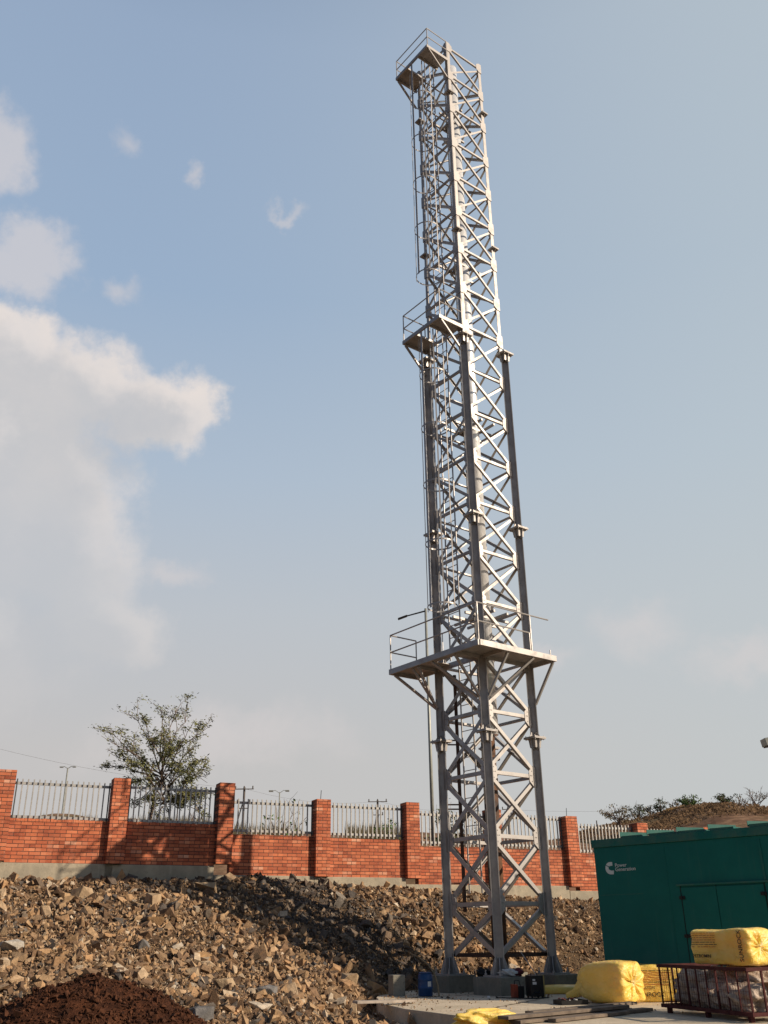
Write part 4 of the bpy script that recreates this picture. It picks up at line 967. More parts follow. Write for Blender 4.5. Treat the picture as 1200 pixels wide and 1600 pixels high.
# ------------------------------------------------------------------ green generator container
CA = Vector((4.163, 20.0, 0)); CD = Vector((0.73063911, -0.68276386, 0)); CN = Vector((-0.68276386, -0.73063911, 0)); CB = -CN
def K(s_, d, z): return CA + CD * s_ + CB * d + UP * z     # along the face, depth behind it, height
ct = tag(empty('generator_container', K(3, 1.2, 0)), 'dark green generator container standing on the slab at the right', 'container')
dirv0 = lambda az: Vector((math.sin(R(az)), math.cos(R(az)), 0))
cax = (CD, CB, UP); LEN = 3.95; DEP = 2.5; ZT = 2.67
def cbox(mb, s0, s1, d0, d1, z0, z1): mb.box(K((s0 + s1) / 2, (d0 + d1) / 2, (z0 + z1) / 2), s1 - s0, d1 - d0, z1 - z0, cax)
mb = MB(); cbox(mb, 0, LEN, 0, DEP, .12, ZT - .001); mb.build('body', M_GREEN, ct, loc=K(0, 0, 0), bevel=.008)
mb = MB(); cbox(mb, -.03, LEN + .03, -.03, DEP + .03, ZT, 2.82); roof = mb.build('roof', M_GREEN, ct, loc=K(0, 0, ZT), bevel=.008)
mb = MB(); cbox(mb, .04, LEN - .04, .04, DEP - .04, 0, .119); mb.build('skid_base', M_BLACK, ct, loc=K(0, 0, 0))
for s0, s1, h in ((.68, 1.12, .03), (1.28, 1.82, .035), (1.9, 2.42, .035), (2.54, 3.0, .035), (3.3, 3.8, .05)):
    mb = MB(); cbox(mb, s0, s1, -.02, DEP - .1, 2.821, 2.821 + h); mb.build('roof_panel', M_GREEN, roof, loc=K(s0, 0, 2.82))
mb = MB(); cbox(mb, 1.72, 3.50, -.045, -.001, 1.885, 1.915); mb.build('drip_strip', M_GREEN, ct, loc=K(1.7, 0, 1.9))
for s0, s1 in ((1.80, 2.485), (2.495, 3.375)):
    mb = MB(); cbox(mb, s0, s1, -.022, -.001, .22, 1.855); dd = mb.build('door', M_GREEN, ct, loc=K(s0, 0, .2), bevel=.005)
    for z_ in ((1.68, 1.03) if s0 < 2 else (1.70, 1.05)):
        mb = MB(); sx = s0 + .01 if s0 < 2 else s1 - .01
        mb.box(K(sx, -.032, z_), .11, .022, .055, cax); mb.tube([K(sx, -.045, z_ - .035), K(sx, -.045, z_ + .035)], .014, 8); mb.build('hinge', M_BLACK, dd, loc=K(sx, -.03, z_))
mb = MB(); cbox(mb, 1.775, 1.797, -.006, -.0005, .2, 1.88); cbox(mb, 2.4855, 2.4945, -.006, -.0005, .2, 1.88); cbox(mb, 3.377, 3.40, -.006, -.0005, .2, 1.88); mb.build('door_seam', M_GAP, ct, loc=K(2, 0, .2))
for q_ in ((3.40, 3.44, -.014, -.0005, 1.93, 2.6), (.05, 1.0, -.004, -.0005, 1.775, 1.785), (1.55, 1.56, -.004, -.0005, .2, 2.6)):
    mb = MB(); cbox(mb, *q_); mb.build('panel_seam', M_GREEN, ct, loc=K(q_[0], 0, q_[4]))
for s0 in (.68, 1.27, 1.9, 2.54, 3.3):      # thin vanes added on the roof, angled to catch sun as bright slivers
    dl = dirv0(72); mb = MB(); mb.box(K(s0 + .12, .25, 2.88), .62, .012, .10, (dl, Vector((-dl.y, dl.x, 0)), UP)); mb.build('added_sun_vane', M_GREEN, roof, loc=K(s0, .2, 2.85))
# emblem and words
def text_mesh(body, size, M, name, parent, mx, extr=.002, spacing=1.0, loc=None):
    cu = bpy.data.curves.new(name, 'FONT'); cu.body = body; cu.size = size; cu.extrude = extr; cu.space_line = .78; cu.space_character = spacing; cu.offset = size * .004
    to = bpy.data.objects.new(name, cu); COL.objects.link(to)
    me = bpy.data.meshes.new_from_object(to); bpy.data.objects.remove(to)
    me.materials.clear(); me.materials.append(M); me.transform(mx)
    ob = bpy.data.objects.new(name, me); COL.objects.link(ob)
    if parent is not None: ob.parent = parent; PAR.append((ob, parent))
    return ob
def frame(o, ux, uz):
    n_ = ux.cross(uz); mx = Matrix.Identity(4)
    for i in range(3): mx[i][0] = ux[i]; mx[i][1] = uz[i]; mx[i][2] = n_[i]; mx[i][3] = o[i]
    return mx
text_mesh('Power\nGeneration', .098, M_WHITE, 'lettering', ct, frame(K(.45, -.006, 2.285), CD, UP))
mb = MB()
def flat(pts, z0=-.003): # pts in face coordinates
    k = len(pts); mb.add([K(a, -.0008, b_) for a, b_ in pts] + [K(a, -.005, b_) for a, b_ in pts], [tuple(range(k)), tuple(range(2 * k - 1, k - 1, -1))] + [(i, (i + 1) % k, k + (i + 1) % k, k + i) for i in range(k)])
ec, ez, er = .345, 2.27, .115
outer = [(ec + math.cos(R(t)) * er, ez + math.sin(R(t)) * er) for t in range(75, 290, 12)]
inner = [(ec + .03 + math.cos(R(t)) * er * .42, ez + math.sin(R(t)) * er * .40) for t in range(285, 70, -12)]
ring_ = outer + [(ec + .055, ez - er), (ec + .075, ez - er * .38)] + inner + [(ec + .045, ez + er * .42), (ec + .045, ez + er)]
top_o = [(ec + math.cos(R(t)) * er, ez + math.sin(R(t)) * er) for t in range(90, 146, 11)]
flat(list(reversed([(ec + .05, ez + er)] + top_o + [(ec - .03, ez + .035), (ec + .012, ez + .045), (ec + .05, ez + .045)])))
left_o = [(ec + math.cos(R(t)) * er, ez + math.sin(R(t)) * er) for t in range(152, 271, 14)]
flat(list(reversed(left_o + [(ec + .06, ez - er), (ec + .07, ez - .045), (ec + .012, ez - .045), (ec - .04, ez - .02), (ec - .045, ez + .025)])))
mb.build('emblem', M_WHITE, ct, loc=K(.34, 0, 2.27))

# ------------------------------------------------------------------ yellow bales
def bale(name, c, ux, lx, ly, lz, seed, label, gather=False, neck=False, mats=M_YEL, tilt=0.0, box=5.0):
    """wrapped bale: rounded block along ux with folds; gather = the cover drawn together at the +x end"""
    uy = Vector((-ux.y, ux.x, 0)); mb = MB(); n = 40; vs = []; rg = random.Random(seed); ph = [rg.uniform(0, 6.28) for _ in range(8)]
    uz = UP
    if tilt: ux = (ux + UP * tilt).normalized(); uz = ux.cross(uy).normalized()
    NB = 72
    for j in range(n + 1):
        t = j / n * 2 - 1; t = math.copysign(1 - (1 - abs(t)) ** 1.7, t)      # along the bale, rings closer at the ends
        e = abs(t) ** 7
        if gather and t > 0: prof = max(0.004, (1 - abs(t) ** 12)) ** .6
        else: prof = max(0.001, (1 - abs(t) ** (3.2 if neck and t < 0 else 22))) ** (.5 if not neck else .62)
        for i in range(NB):
            a = 2 * math.pi * i / NB; ca, sa = math.cos(a), math.sin(a)
            rr = (abs(ca) ** box + abs(sa) ** box) ** (-1 / box)
            y_, z_ = ca * rr, sa * rr
            fold = .018 * math.sin(5 * a + ph[0] + 3 * t) + .012 * math.sin(9 * t + 3 * a + ph[1]) + .010 * math.sin(17 * a + 7 * t + ph[2]) * (0.4 + abs(t))
            if gather and t > .72: fold += .12 * (t - .72) / .28 * math.sin(9 * a + ph[3] + 1.5 * math.sin(2 * a)) + .05 * math.sin(19 * a + ph[5]) * (t - .72)
            if not gather and abs(t) > .7: fold += .035 * (abs(t) - .7) / .3 * math.sin(7 * a + ph[4])
            q = prof * (1 + fold)
            xx = t * lx / 2
            if gather and prof < .9 and t > 0: xx += (.9 - prof) * (-.13 + .045 * math.sin(9 * a + ph[3] + 1.5 * math.sin(2 * a)) + .03 * math.sin(19 * a + ph[5]))
            xx += .012 * math.sin(6 * a + ph[6]) * lx
            sag = -.05 * lz * (1 - t * t) * 0
            vs.append(c + ux * xx + uy * (y_ * ly / 2 * q) + uz * (z_ * lz / 2 * q * (1 + .05 * math.cos(3 * t + ph[7])) + sag))
    zmin = min(v.z for v in vs)
    mb.add(vs, [(j * NB + i, j * NB + (i + 1) % NB, (j + 1) * NB + (i + 1) % NB, (j + 1) * NB + i) for j in range(n) for i in range(NB)] + [tuple(range(NB)), tuple(n * NB + i for i in range(NB - 1, -1, -1))])
    return mb
def dirv(az): return Vector((math.sin(R(az)), math.cos(R(az)), 0))
# large bale on the slab, cover gathered at its right end
ba = tag(empty('insulation_bale', (3.75, 18.1, 0)), 'large yellow wrapped insulation bale with puckered end lying left of the crate', 'bale')
uA = dirv(140)
mb = bale('x', Vector((3.80, 18.15, .325)), uA, 1.22, .66, .64, 3, '', gather=True, neck=True, box=5.0)
mb.build('body', M_YEL, ba, smooth=True, loc=(3.8, 18.1, .3))
mb = MB(); pk_ = Vector((3.83, 18.15, .335)) + uA * .555
# tail of the wrapper drawn out of the far left end
st = []
tp = [(3.33, 18.52, .32), (3.18, 18.65, .22), (3.02, 18.8, .12)]
mb.tube([Vector((3.55, 18.35, .30)), Vector((3.38, 18.45, .22)), Vector((3.28, 18.55, .13)), Vector((3.15, 18.65, .09))], [.26, .13, .075, .05], 14)
mb.build('wrapper_tail', M_YEL, ba, smooth=True, loc=(3.3, 18.5, .1))
blob('insulation_roll', (3.45, 21.0, .07), .55, .26, .085, M_YEL, 'flat pale yellow insulation sheet lying behind the black tray', 'insulation', 12, .12, yaw=.1, box=3.5)
# bale behind the crate, with print
def prints(parent, o, ux, uz, w, h, big, seed, words):
    rg = random.Random(seed); mb = MB(); mr = MB(); n_ = ux.cross(uz)
    def rect(b_, x, y, ww, hh): b_.box(o + ux * (x + ww / 2) + uz * (y + hh / 2) + n_ * .004, ww, hh, .004, (ux, uz, n_))
    y = h * .95
    while y > h * .38:
        x = 0
        red = rg.random() < .6
        while x < w * .9:
            ww = rg.uniform(.02, .07) * w * 3; ww = min(ww, w - x); rect(mr, x, y, ww, h * .022); x += ww + .012
        mr.build('print_line', M_PRINTR if red else M_PRINT, parent, loc=o); mr = MB()
        y -= h * .085
    for (wd, sz, yy) in words:
        text_mesh(wd, sz, M_PRINT, 'lettering', parent, frame(o + uz * yy + n_ * .006, ux, uz), .002)
b2 = tag(empty('insulation_bale', (4.5, 18.0, 0)), 'yellow printed insulation bale wedged between the puckered bale and the crate', 'bale')
uB = dirv(98); cB = Vector((4.66, 18.35, .29)); mb = bale('x', cB, uB, 1.0, .58, .56, 9, '', box=10); mb.build('body', M_YEL, b2, smooth=True, loc=cB)
nB = Vector((uB.y, -uB.x, 0)); 
prints(b2, cB + nB * .297 - uB * .36 - UP * .2, uB, UP, .62, .42, 0, 5, [('SUNROCK', .10, .0), ('INSULATION', .055, .12)])

# ------------------------------------------------------------------ crate with sacks, bale on top
CRA = Vector((4.13, 15.9, 0)); cu_ = (Vector((4.80, 13.95, 0)) - CRA).normalized(); cv_ = Vector((-cu_.y, cu_.x, 0)); CL = 2.06; CWD = 1.15
def Q(a, b_, z): return CRA + cu_ * a + cv_ * b_ + UP * z
cr_ = tag(empty('steel_crate', Q(1, .5, 0)), 'dark red steel bar crate full of sacks on the slab at the bottom right', 'crate')
cx3 = (cu_, cv_, UP); z0, z1 = .10, .64
mb = MB()
for b_ in (0, CWD):
    mb.box(Q(CL / 2, b_, z1), CL + .05, .05, .045, cx3); mb.box(Q(CL / 2, b_, z0), CL + .05, .05, .05, cx3)
for a in (0, CL):
    mb.box(Q(a, CWD / 2, z1 + .001), .048, CWD - .05, .044, cx3); mb.box(Q(a, CWD / 2, z0 + .001), .048, CWD - .05, .046, cx3)
mb.build('frame', M_CRATE, cr_, loc=Q(1, .5, .1))
mb = MB()
for i in range(7): mb.box(Q(CL * (i + .5) / 7, CWD / 2, z0 - .005), .06, CWD - .05, .02, cx3)
mb.build('floor_bars', M_CRATE, cr_, loc=Q(1, .5, .1))
for b_ in (0, CWD):
    for i in range(10):
        a = CL * i / 9; mb = MB(); mb.box(Q(a, b_ + .0005, (z0 + z1) / 2), .018, .018, z1 - z0 - .046, cx3); mb.build('bar', M_CRATE, cr_, loc=Q(a, b_, z0))
for a in (0, CL):
    for i in range(1, 5):
        b_ = CWD * i / 5; mb = MB(); mb.box(Q(a, b_, (z0 + z1) / 2), .024, .024, z1 - z0 - .046, cx3); mb.build('bar', M_CRATE, cr_, loc=Q(a, b_, z0))
# wire mesh behind the bars
mb = MB()
for b_ in (.02, CWD - .02):
    for i in range(40): mb.box(Q(CL * i / 39, b_, (z0 + z1) / 2), .0035, .0035, z1 - z0 - .05, cx3)
    for j in range(1, 6): mb.box(Q(CL / 2, b_ + .004, z0 + (z1 - z0) * j / 6), CL, .0035, .0035, cx3)
mb.build('wire_mesh', M_CRATE, cr_, loc=Q(1, 0, .3))
for a in (.1, CL / 2, CL - .1):
    for b_ in (.04, CWD - .04):
        mb = MB(); mb.box(Q(a, b_, .038), .06, .06, .076, cx3); mb.build('foot', M_CRATE, cr_, loc=Q(a, b_, 0))
for i, (a, b_, z_, sx, sy, sz, lb) in enumerate(((.42, .40, .34, .36, .33, .24, 'pale wrinkled plastic sack at the left end of the crate'), (.98, .34, .27, .36, .28, .19, 'brownish crumpled sack in the middle of the crate'), (1.05, .75, .38, .45, .30, .24, 'grey sack at the back of the crate'), (1.55, .32, .25, .40, .27, .18, 'slumped beige sack near the right end of the crate'), (.75, .62, .48, .25, .25, .13, 'whitish folded sack topmost in the crate'))):
    p = Q(a, b_, z_); blob('sack', p, sx, sy, sz, M_BAG, lb, 'sack', 20 + i, .34, 'sacks in the red crate', n=40, yaw=math.atan2(cu_.y, cu_.x), box=2.6)
mb = MB(); mb.box(Q(1.82, .60, .29), .30, .36, .34, cx3); tag(mb.build('cardboard_box', M_CARD, loc=Q(1.8, .6, .12), bevel=.006), 'brown cardboard box at the right end of the crate', 'box')
b3 = tag(empty('insulation_bale', Q(1.3, .6, .66)), 'yellow printed insulation bale resting on top of the red crate', 'bale')
uC = dirv(140); cC = Vector((5.02, 15.05, .905)); mb = bale('x', cC, uC, 1.05, .64, .47, 14, '', gather=True, box=9, tilt=.0)
mb.build('body', M_YEL, b3, smooth=True, loc=cC)
nC = Vector((uC.y, -uC.x, 0))
prints(b3, cC + nC * .325 - uC * .46 - UP * .16, uC, UP, .42, .36, 0, 8, [('PETROMIN', .062, .02)])
vUp = (UP * 1.0).normalized()
text_mesh('SUNROCK', .088, M_PRINT, 'lettering', b3, frame(cC + nC * .33 + uC * .36 - UP * .19, vUp, -uC), .002)

# planks and the yellow sheet at the bottom edge
pa, pb = Vector((1.72, 14.35, 0)), Vector((4.05, 16.35, 0))
pd = (pb - pa).normalized(); pn = Vector((-pd.y, pd.x, 0))
for i, (o0, o1, sh, zz_, w_, lb) in enumerate(((-.05, 2.9, 0, .03, .2, 'lowest weathered plank of the stack, nearest the slab edge'), (.1, 2.7, .2, .032, .18, 'weathered plank behind the lowest plank of the stack'), (-.2, 2.5, .08, .085, .2, 'weathered plank lying across the top of the stack'), (.6, 3.1, .32, .09, .16, 'greyer plank at the back of the stack towards the crate'), (.45, 2.2, -.22, .03, .14, 'short loose plank in front of the stack'))):
    a, b_ = pa + pd * o0 + pn * sh, pa + pd * o1 + pn * (sh + (i - 2) * .03); mb = MB(); mb.bar(a + UP * zz_, b_ + UP * zz_, w_, .042, pn)
    tag(mb.build('plank', M_WOOD, loc=(a + b_) / 2, bevel=.004), lb, 'plank', 'stacked planks on the slab before the bales')
blob('yellow_sheet', (1.28, 14.55, .05), .44, .20, .12, M_YEL, 'crumpled yellow plastic sheet at the bottom edge of the slab', 'sheet', 44, .35, n=34, yaw=.45, box=2.4)

# ------------------------------------------------------------------ lamp pole, distant poles, floodlight
lp = tag(empty('street_lamp', (1.25, 30, 2.2)), 'tall thin street lamp behind the wall with one arm pointing left', 'street lamp')
top = at(665, 951, 30); bot = Vector((top.x - .0, 30, 2.2)); 
mb = MB(); mb.tube([bot, top + Vector((0, 0, .0))], [.062, .044], 12); mb.build('pole', M_GALV, lp, loc=bot, smooth=True)
hd = at(630, 964, 30.0); mb = MB(); mb.tube([top - UP * .08, hd], [.028, .022], 8); mb.build('arm', M_BLACK, lp, loc=top)
dh = (hd - top).normalized(); mb = MB(); mb.box(hd + dh * .02 - UP * .01, .34, .14, .05, (dh, Vector((0, 1, 0)), dh.cross(Vector((0, 1, 0))))); mb.build('lamp_head', M_BLACK, lp, loc=hd, bevel=.015)
def pole_thing(name, px, py, Yd, r, label, cat, heads=(), cross=(), stay=None, M=M_POLE):
    t = at(px, py, Yd); e = tag(empty(name, (t.x, t.y, 2.0)), label, cat)
    mb = MB(); mb.tube([(t.x, t.y, 2.0), t], [r * 1.3, r], 8); mb.build('pole', M, e, loc=(t.x, t.y, 2))
    for dz, w_ in cross:
        mb = MB(); mb.box((t.x, t.y - r * 1.5, t.z - dz), w_, .06, .06)
        for k_ in (-1, 0, 1): mb.tube([(t.x + k_ * w_ * .45, t.y - .1, t.z - dz + .04), (t.x + k_ * w_ * .45, t.y - .1, t.z - dz + .22)], .05, 6)
        mb.build('crossarm', M, e, loc=(t.x, t.y, t.z - dz))
    for dx in heads:
        mb = MB(); mb.tube([(t.x, t.y, t.z - .05), (t.x + dx * .6, t.y, t.z + .12), (t.x + dx, t.y, t.z + .1)], r * .5, 6); mb.box((t.x + dx * 1.2, t.y, t.z + .08), abs(dx) * .6, .2, .08); mb.build('lamp_head', M, e, loc=t)
    if stay:
        mb = MB(); mb.tube([(t.x - .1, t.y, t.z - 1.2), (t.x + stay, t.y, 2.0)], r * .55, 6); mb.build('stay', M, e, loc=t)
    return t
pole_thing('street_lamp', 106, 1200, 80, .06, 'distant twin-headed street lamp behind the leftmost full railing', 'street lamp', heads=(-.45, .45), M=M_GALV)
pole_thing('street_lamp', 437, 1238, 60, .035, 'distant small street lamp behind the railing right of the leafy tree', 'street lamp', heads=(-.45, .4), M=M_GALV)
t1 = pole_thing('utility_pole', 382, 1230, 70, .08, 'dark utility pole with crossarms right of the leafy tree', 'utility pole', cross=((.15, 1.4), (1.1, 1.0), (1.5, .8)), stay=-2.0)
t2 = pole_thing('utility_pole', 590, 1250, 80, .08, 'dark utility pole with crossarms left of the tall lamp pole', 'utility pole', cross=((.15, 1.6), (1.2, .9)), stay=-1.3)
t3 = pole_thing('utility_pole', 793, 1263, 85, .07, 'dark utility pole seen through the right side of the tower', 'utility pole', cross=((.1, 1.0), (.5, .6)))
t4 = pole_thing('utility_pole', 932, 1282, 85, .05, 'thin short utility pole left of the hill trees', 'utility pole')
for i, (a, b_, lb) in enumerate(((t1 - UP * .1, t2 - UP * .1, 'thin overhead wire between the two left utility poles'), (t2 - UP * .1, t3 - UP * .1, 'thin overhead wire passing behind the tower'), (Vector((-30, 66, t1.z + 3.0)), t1 - UP * .1, 'thin overhead wire from the left edge to the first utility pole'), (t3 - UP * .1, t3 + Vector((22, 5, 1.0)), 'thin overhead wire running right from the tower to the hill'))):
    mb = MB(); mb.tube([a.lerp(b_, k_ / 12) - UP * (.5 * 4 * (k_ / 12) * (1 - k_ / 12)) for k_ in range(13)], .006, 4); tag(mb.build('overhead_wire', M_POLE, loc=a), lb, 'wire', 'overhead wires between the utility poles')
f_ = at(1191, 1156, 19); fx = tag(empty('floodlight', (f_.x + 1.1, f_.y, 0)), 'grey box floodlight poking in at the right edge above the container', 'floodlight')
mb = MB(); mb.tube([(f_.x + 1.1, 19.2, 0.0), (f_.x + 1.1, 19.2, 5.2)], .05, 10); mb.build('pole', M_GALV, fx, loc=(f_.x + 1.1, 19.2, 0))
mb = MB(); mb.tube([(f_.x + 1.1, 19.2, 4.9), (f_.x + .3, 19.1, 4.85)], .025, 8); mb.build('arm', M_GALV, fx, loc=f_)
fa = Vector((1, 0, .16)).normalized(); fup = Vector((-.16, 0, 1)).normalized()
mb = MB(); mb.box(f_ + fa * .21 - fup * .06, .42, .26, .15, (fa, Vector((0, 1, 0)), fup)); hd_ = mb.build('housing', M_GALV, fx, loc=f_, bevel=.012)
mb = MB(); mb.box(f_ + fa * .21 - fup * .147, .38, .22, .02, (fa, Vector((0, 1, 0)), fup)); mb.build('glass', M_BLACK, hd_, loc=f_)

# ------------------------------------------------------------------ hill and mounds beyond the wall
def ridge(name, pts, Yd, depth, M, seed, base=1.5, amp=.3, n=160):
    xs = [p[0] for p in pts]; P = [at(x, y, Yd) for x, y in pts]
    X0 = [p.x for p in P]; Zt = [p.z for p in P]; mb = MB(); vs = []; m_ = 26
    for j in range(m_):
        t = j / (m_ - 1)
        for i in range(n):
            x = X0[0] + (X0[-1] - X0[0]) * i / (n - 1); zt = float(np.interp(x, X0, Zt))
            yy = Yd - depth + 2.2 * depth * t; prof = math.sin(min(1, t / .455) * math.pi / 2) if t < .455 else math.cos((t - .455) / .545 * math.pi / 2)
            z_ = base + (zt - base) * prof ** .8 + amp * float(fbm(np.array(x * .25), np.array(yy * .25), seed)) * 2 * prof
            vs.append((x * (yy / Yd) ** .3, yy, z_ if prof > 0.01 else 1.0))
    mb.add(vs, [(j * n + i, j * n + i + 1, (j + 1) * n + i + 1, (j + 1) * n + i) for j in range(m_ - 1) for i in range(n - 1)])
    o = mb.build(name, M, smooth=True, loc=(X0[0], Yd, base)); o['kind'] = 'structure'; return o
HP = [(820, 1335), (870, 1320), (905, 1308), (940, 1299), (985, 1291), (1015, 1283), (1040, 1273), (1062, 1269), (1110, 1268), (1140, 1272), (1165, 1276), (1200, 1273), (1260, 1265), (1330, 1272), (1400, 1300), (1500, 1360)]
hill = ridge('hill', HP, 100, 40, M_HILL, 3, amp=.22, n=260)
_hx = [at(x, y, 100) for x, y in HP]
def hillz(X_, Y_):
    t = (Y_ - 60) / 88; x0 = X_ / ((Y_ / 100) ** .3); zt = float(np.interp(x0, [p.x for p in _hx], [p.z for p in _hx]))
    prof = math.sin(min(1, t / .455) * math.pi / 2) if t < .455 else math.cos((t - .455) / .545 * math.pi / 2)
    return 1.5 + (zt - 1.5) * prof ** .8
ridge('far_mound', [(-120, 1290), (-40, 1280), (20, 1277), (60, 1282), (95, 1277), (130, 1278), (170, 1283), (215, 1283), (270, 1290), (330, 1299), (360, 1301), (420, 1300), (470, 1303), (520, 1306), (600, 1304), (640, 1303), (700, 1309), (800, 1312), (900, 1320)], 60, 18, M_HILL, 8, amp=.25)

# ------------------------------------------------------------------ trees
def leaves(mb, c, n, spread, ll, lw, rg, droop=.5, wind=(0.4, 0, 0)):
    for _ in range(n):
        p = Vector(c) + Vector((rg.gauss(0, spread), rg.gauss(0, spread), rg.gauss(0, spread * .7)))
        d = (Vector((rg.uniform(-1, 1), rg.uniform(-1, 1), rg.uniform(-1, .4) - droop)) + Vector(wind)).normalized(); s_ = d.cross(Vector((rg.uniform(-1, 1), rg.uniform(-1, 1), rg.uniform(-1, 1)))).normalized()
        l_ = ll * rg.uniform(.6, 1.3); w_ = lw * rg.uniform(.6, 1.2)
        mb.add([p, p + d * l_ * .5 + s_ * w_ * .5, p + d * l_, p + d * l_ * .5 - s_ * w_ * .5], [(0, 1, 2, 3)])
def branch(wood, leaf, p, q, r, rg, depth, lp, sub=5, twig=.45):
    """limb from p to q with side twigs; lp = leaf parameters"""
    p, q = Vector(p), Vector(q); Ln = (q - p).length; pts = []; n = 6
    bend = Vector((rg.uniform(-.07, .07), rg.uniform(-.07, .07), rg.uniform(0, .08))) * Ln
    for i in range(n + 1):
        t = i / n; pts.append(p.lerp(q, t) + bend * math.sin(math.pi * t) + Vector((rg.uniform(-1, 1), rg.uniform(-1, 1), rg.uniform(-1, 1))) * Ln * .018)
    wood.tube(pts, [max(r * (1 - .78 * i / n), .0035) for i in range(n + 1)], 6 if r > .02 else 4, cap=False)
    if depth > 0:
        for k_ in range(sub):
            t = rg.uniform(.25, .97); i = min(int(t * n), n - 1); s_ = pts[i].lerp(pts[i + 1], t * n - i)
            d = ((q - p).normalized() + Vector((rg.uniform(-1, 1), rg.uniform(-1, 1), rg.uniform(-.35, .8))) * .85).normalized()
            branch(wood, leaf, s_, s_ + d * Ln * twig * rg.uniform(.55, 1.15), r * .45, rg, depth - 1, lp, sub, twig)
    if depth <= lp['at']:
        for i in range(lp['k']):
            t = rg.uniform(.35, 1.0); j = min(int(t * n), n - 1)
            if rg.random() < lp['p']: leaves(leaf, pts[j].lerp(pts[j + 1], t * n - j), lp['n'], lp['s'], lp['l'], lp['w'], rg, lp.get('droop', .3), lp.get('wind', (.35, 0, 0)))
def make_tree(name, base, limbs, label, cat, seed, lp, Mw=M_BARK, Ml=M_LEAF, depth=2, sub=5, twig=.45, grp=None, tr_r=.06):
    rg = random.Random(seed); wood, leaf = MB(), MB(); base = Vector(base)
    for (s_, e_, r) in limbs: branch(wood, leaf, s_, e_, r, rg, depth, lp, sub, twig)
    e = tag(empty(name, base), label, cat, grp); wood.build('trunk', Mw, e, loc=base)
    if leaf.v: leaf.build('crown', Ml, e, loc=base)
    return e
YT = 29.0
def T(x, y, dy=0): return at(x, y, YT + dy)
b1, b2_ = T(246, 1300), T(267, 1300, .3)
# the leafier left half
lims = []
trunk_pts = [(Vector((b1.x, YT, 2.2)), T(244, 1215), .075), (Vector((b2_.x, YT + .3, 2.2)), T(262, 1225, .3), .055), (Vector((b1.x + .3, YT + .1, 2.2)), T(276, 1235, .2), .04)]
rg0 = random.Random(5)
for (x, y) in ((204, 1103), (170, 1128), (164, 1145), (176, 1172), (166, 1199), (196, 1192), (230, 1122), (255, 1098), (276, 1096), (298, 1108), (300, 1128), (330, 1126), (310, 1155), (308, 1188), (325, 1222), (210, 1160), (262, 1140), (285, 1150), (300, 1205), (240, 1150), (318, 1245), (205, 1225), (292, 1245), (275, 1170), (222, 1200), (326, 1262), (315, 1275), (300, 1255), (215, 1262), (232, 1250), (334, 1240), (320, 1200), (300, 1170)):
    st_ = T(rg0.uniform(242, 266), rg0.uniform(1200, 1262) if y > 1150 else rg0.uniform(1190, 1235), rg0.uniform(-.1, .3))
    x = 248 + (x - 250) * 1.03; y = 1230 + (y - 1230) * .93
    lims.append((st_, T(x, y, rg0.uniform(-1.0, 1.0)), .024))
make_tree('tree', (b1.x, YT, 2.2), trunk_pts + lims, 'sparse leafy tree with several thin stems standing behind the brick wall at left', 'tree', 4, dict(at=1, k=3, p=.30, n=7, s=.075, l=.10, w=.036, droop=.15, wind=(.6, 0, .1)), depth=2, sub=6, twig=.27)
def sap(px, top, Yd, hgt, wpx, label, seed, Ml, lp, nl=6, cat='sapling', name='sapling', grp=None, depth=1, sub=5, basez=2.2, r=.02, Mw=M_TWIG):
    rg = random.Random(seed); tp = at(px, top, Yd); s_ = Yd * wpx / 1446 / .9 / 2; base_ = Vector((tp.x, Yd, basez)); lims = []; h = tp.z - basez
    lims.append((base_, base_ + Vector((0, 0, h * .45)), r * 1.4))
    for i in range(nl):
        a = -1 + 2 * i / max(1, nl - 1)
        lims.append((base_ + Vector((0, 0, h * rg.uniform(.0, .5))), base_ + Vector((a * s_, rg.uniform(-1, 1) * s_, h * (1 - .28 * abs(a) * rg.uniform(.4, 1.5)))), r))
    return make_tree(name, base_, lims, label, cat, seed, lp, Mw, Ml, depth, sub, .4, grp)
sap(445, 1252, 28.6, 0, 60, 'bare twiggy sapling with few pale green leaves behind the railing right of the tree', 61, M_LEAF4, dict(at=0, k=2, p=.28, n=3, s=.05, l=.12, w=.06), 7)
sap(692, 1256, 30.5, 0, 34, 'leafy sapling behind the railing between the lamp pole and the tower leg', 62, M_LEAF2, dict(at=0, k=3, p=.7, n=5, s=.06, l=.14, w=.06), 6)
sap(610, 1294, 31.5, 0, 70, 'low green bush behind the railing left of the lamp pole', 63, M_LEAF4, dict(at=0, k=3, p=.6, n=4, s=.07, l=.14, w=.06), 7, 'bush', 'bush', basez=2.6)
sap(735, 1285, 31.5, 0, 60, 'pale bush seen through the left side of the tower', 64, M_LEAF3, dict(at=0, k=3, p=.7, n=5, s=.08, l=.14, w=.06), 7, 'bush', 'bush', basez=2.4)
sap(385, 1292, 29.5, 0, 60, 'low scrubby bush behind the second railing from the tree', 65, M_LEAF3, dict(at=0, k=2, p=.6, n=4, s=.06, l=.12, w=.05), 6, 'bush', 'bush', basez=2.6)
sap(310, 1258, 28.5, 0, 50, 'twiggy brown bush behind the railing right of the tree stems', 66, M_LEAF3, dict(at=0, k=2, p=.5, n=4, s=.06, l=.12, w=.05), 8, 'bush', 'bush')
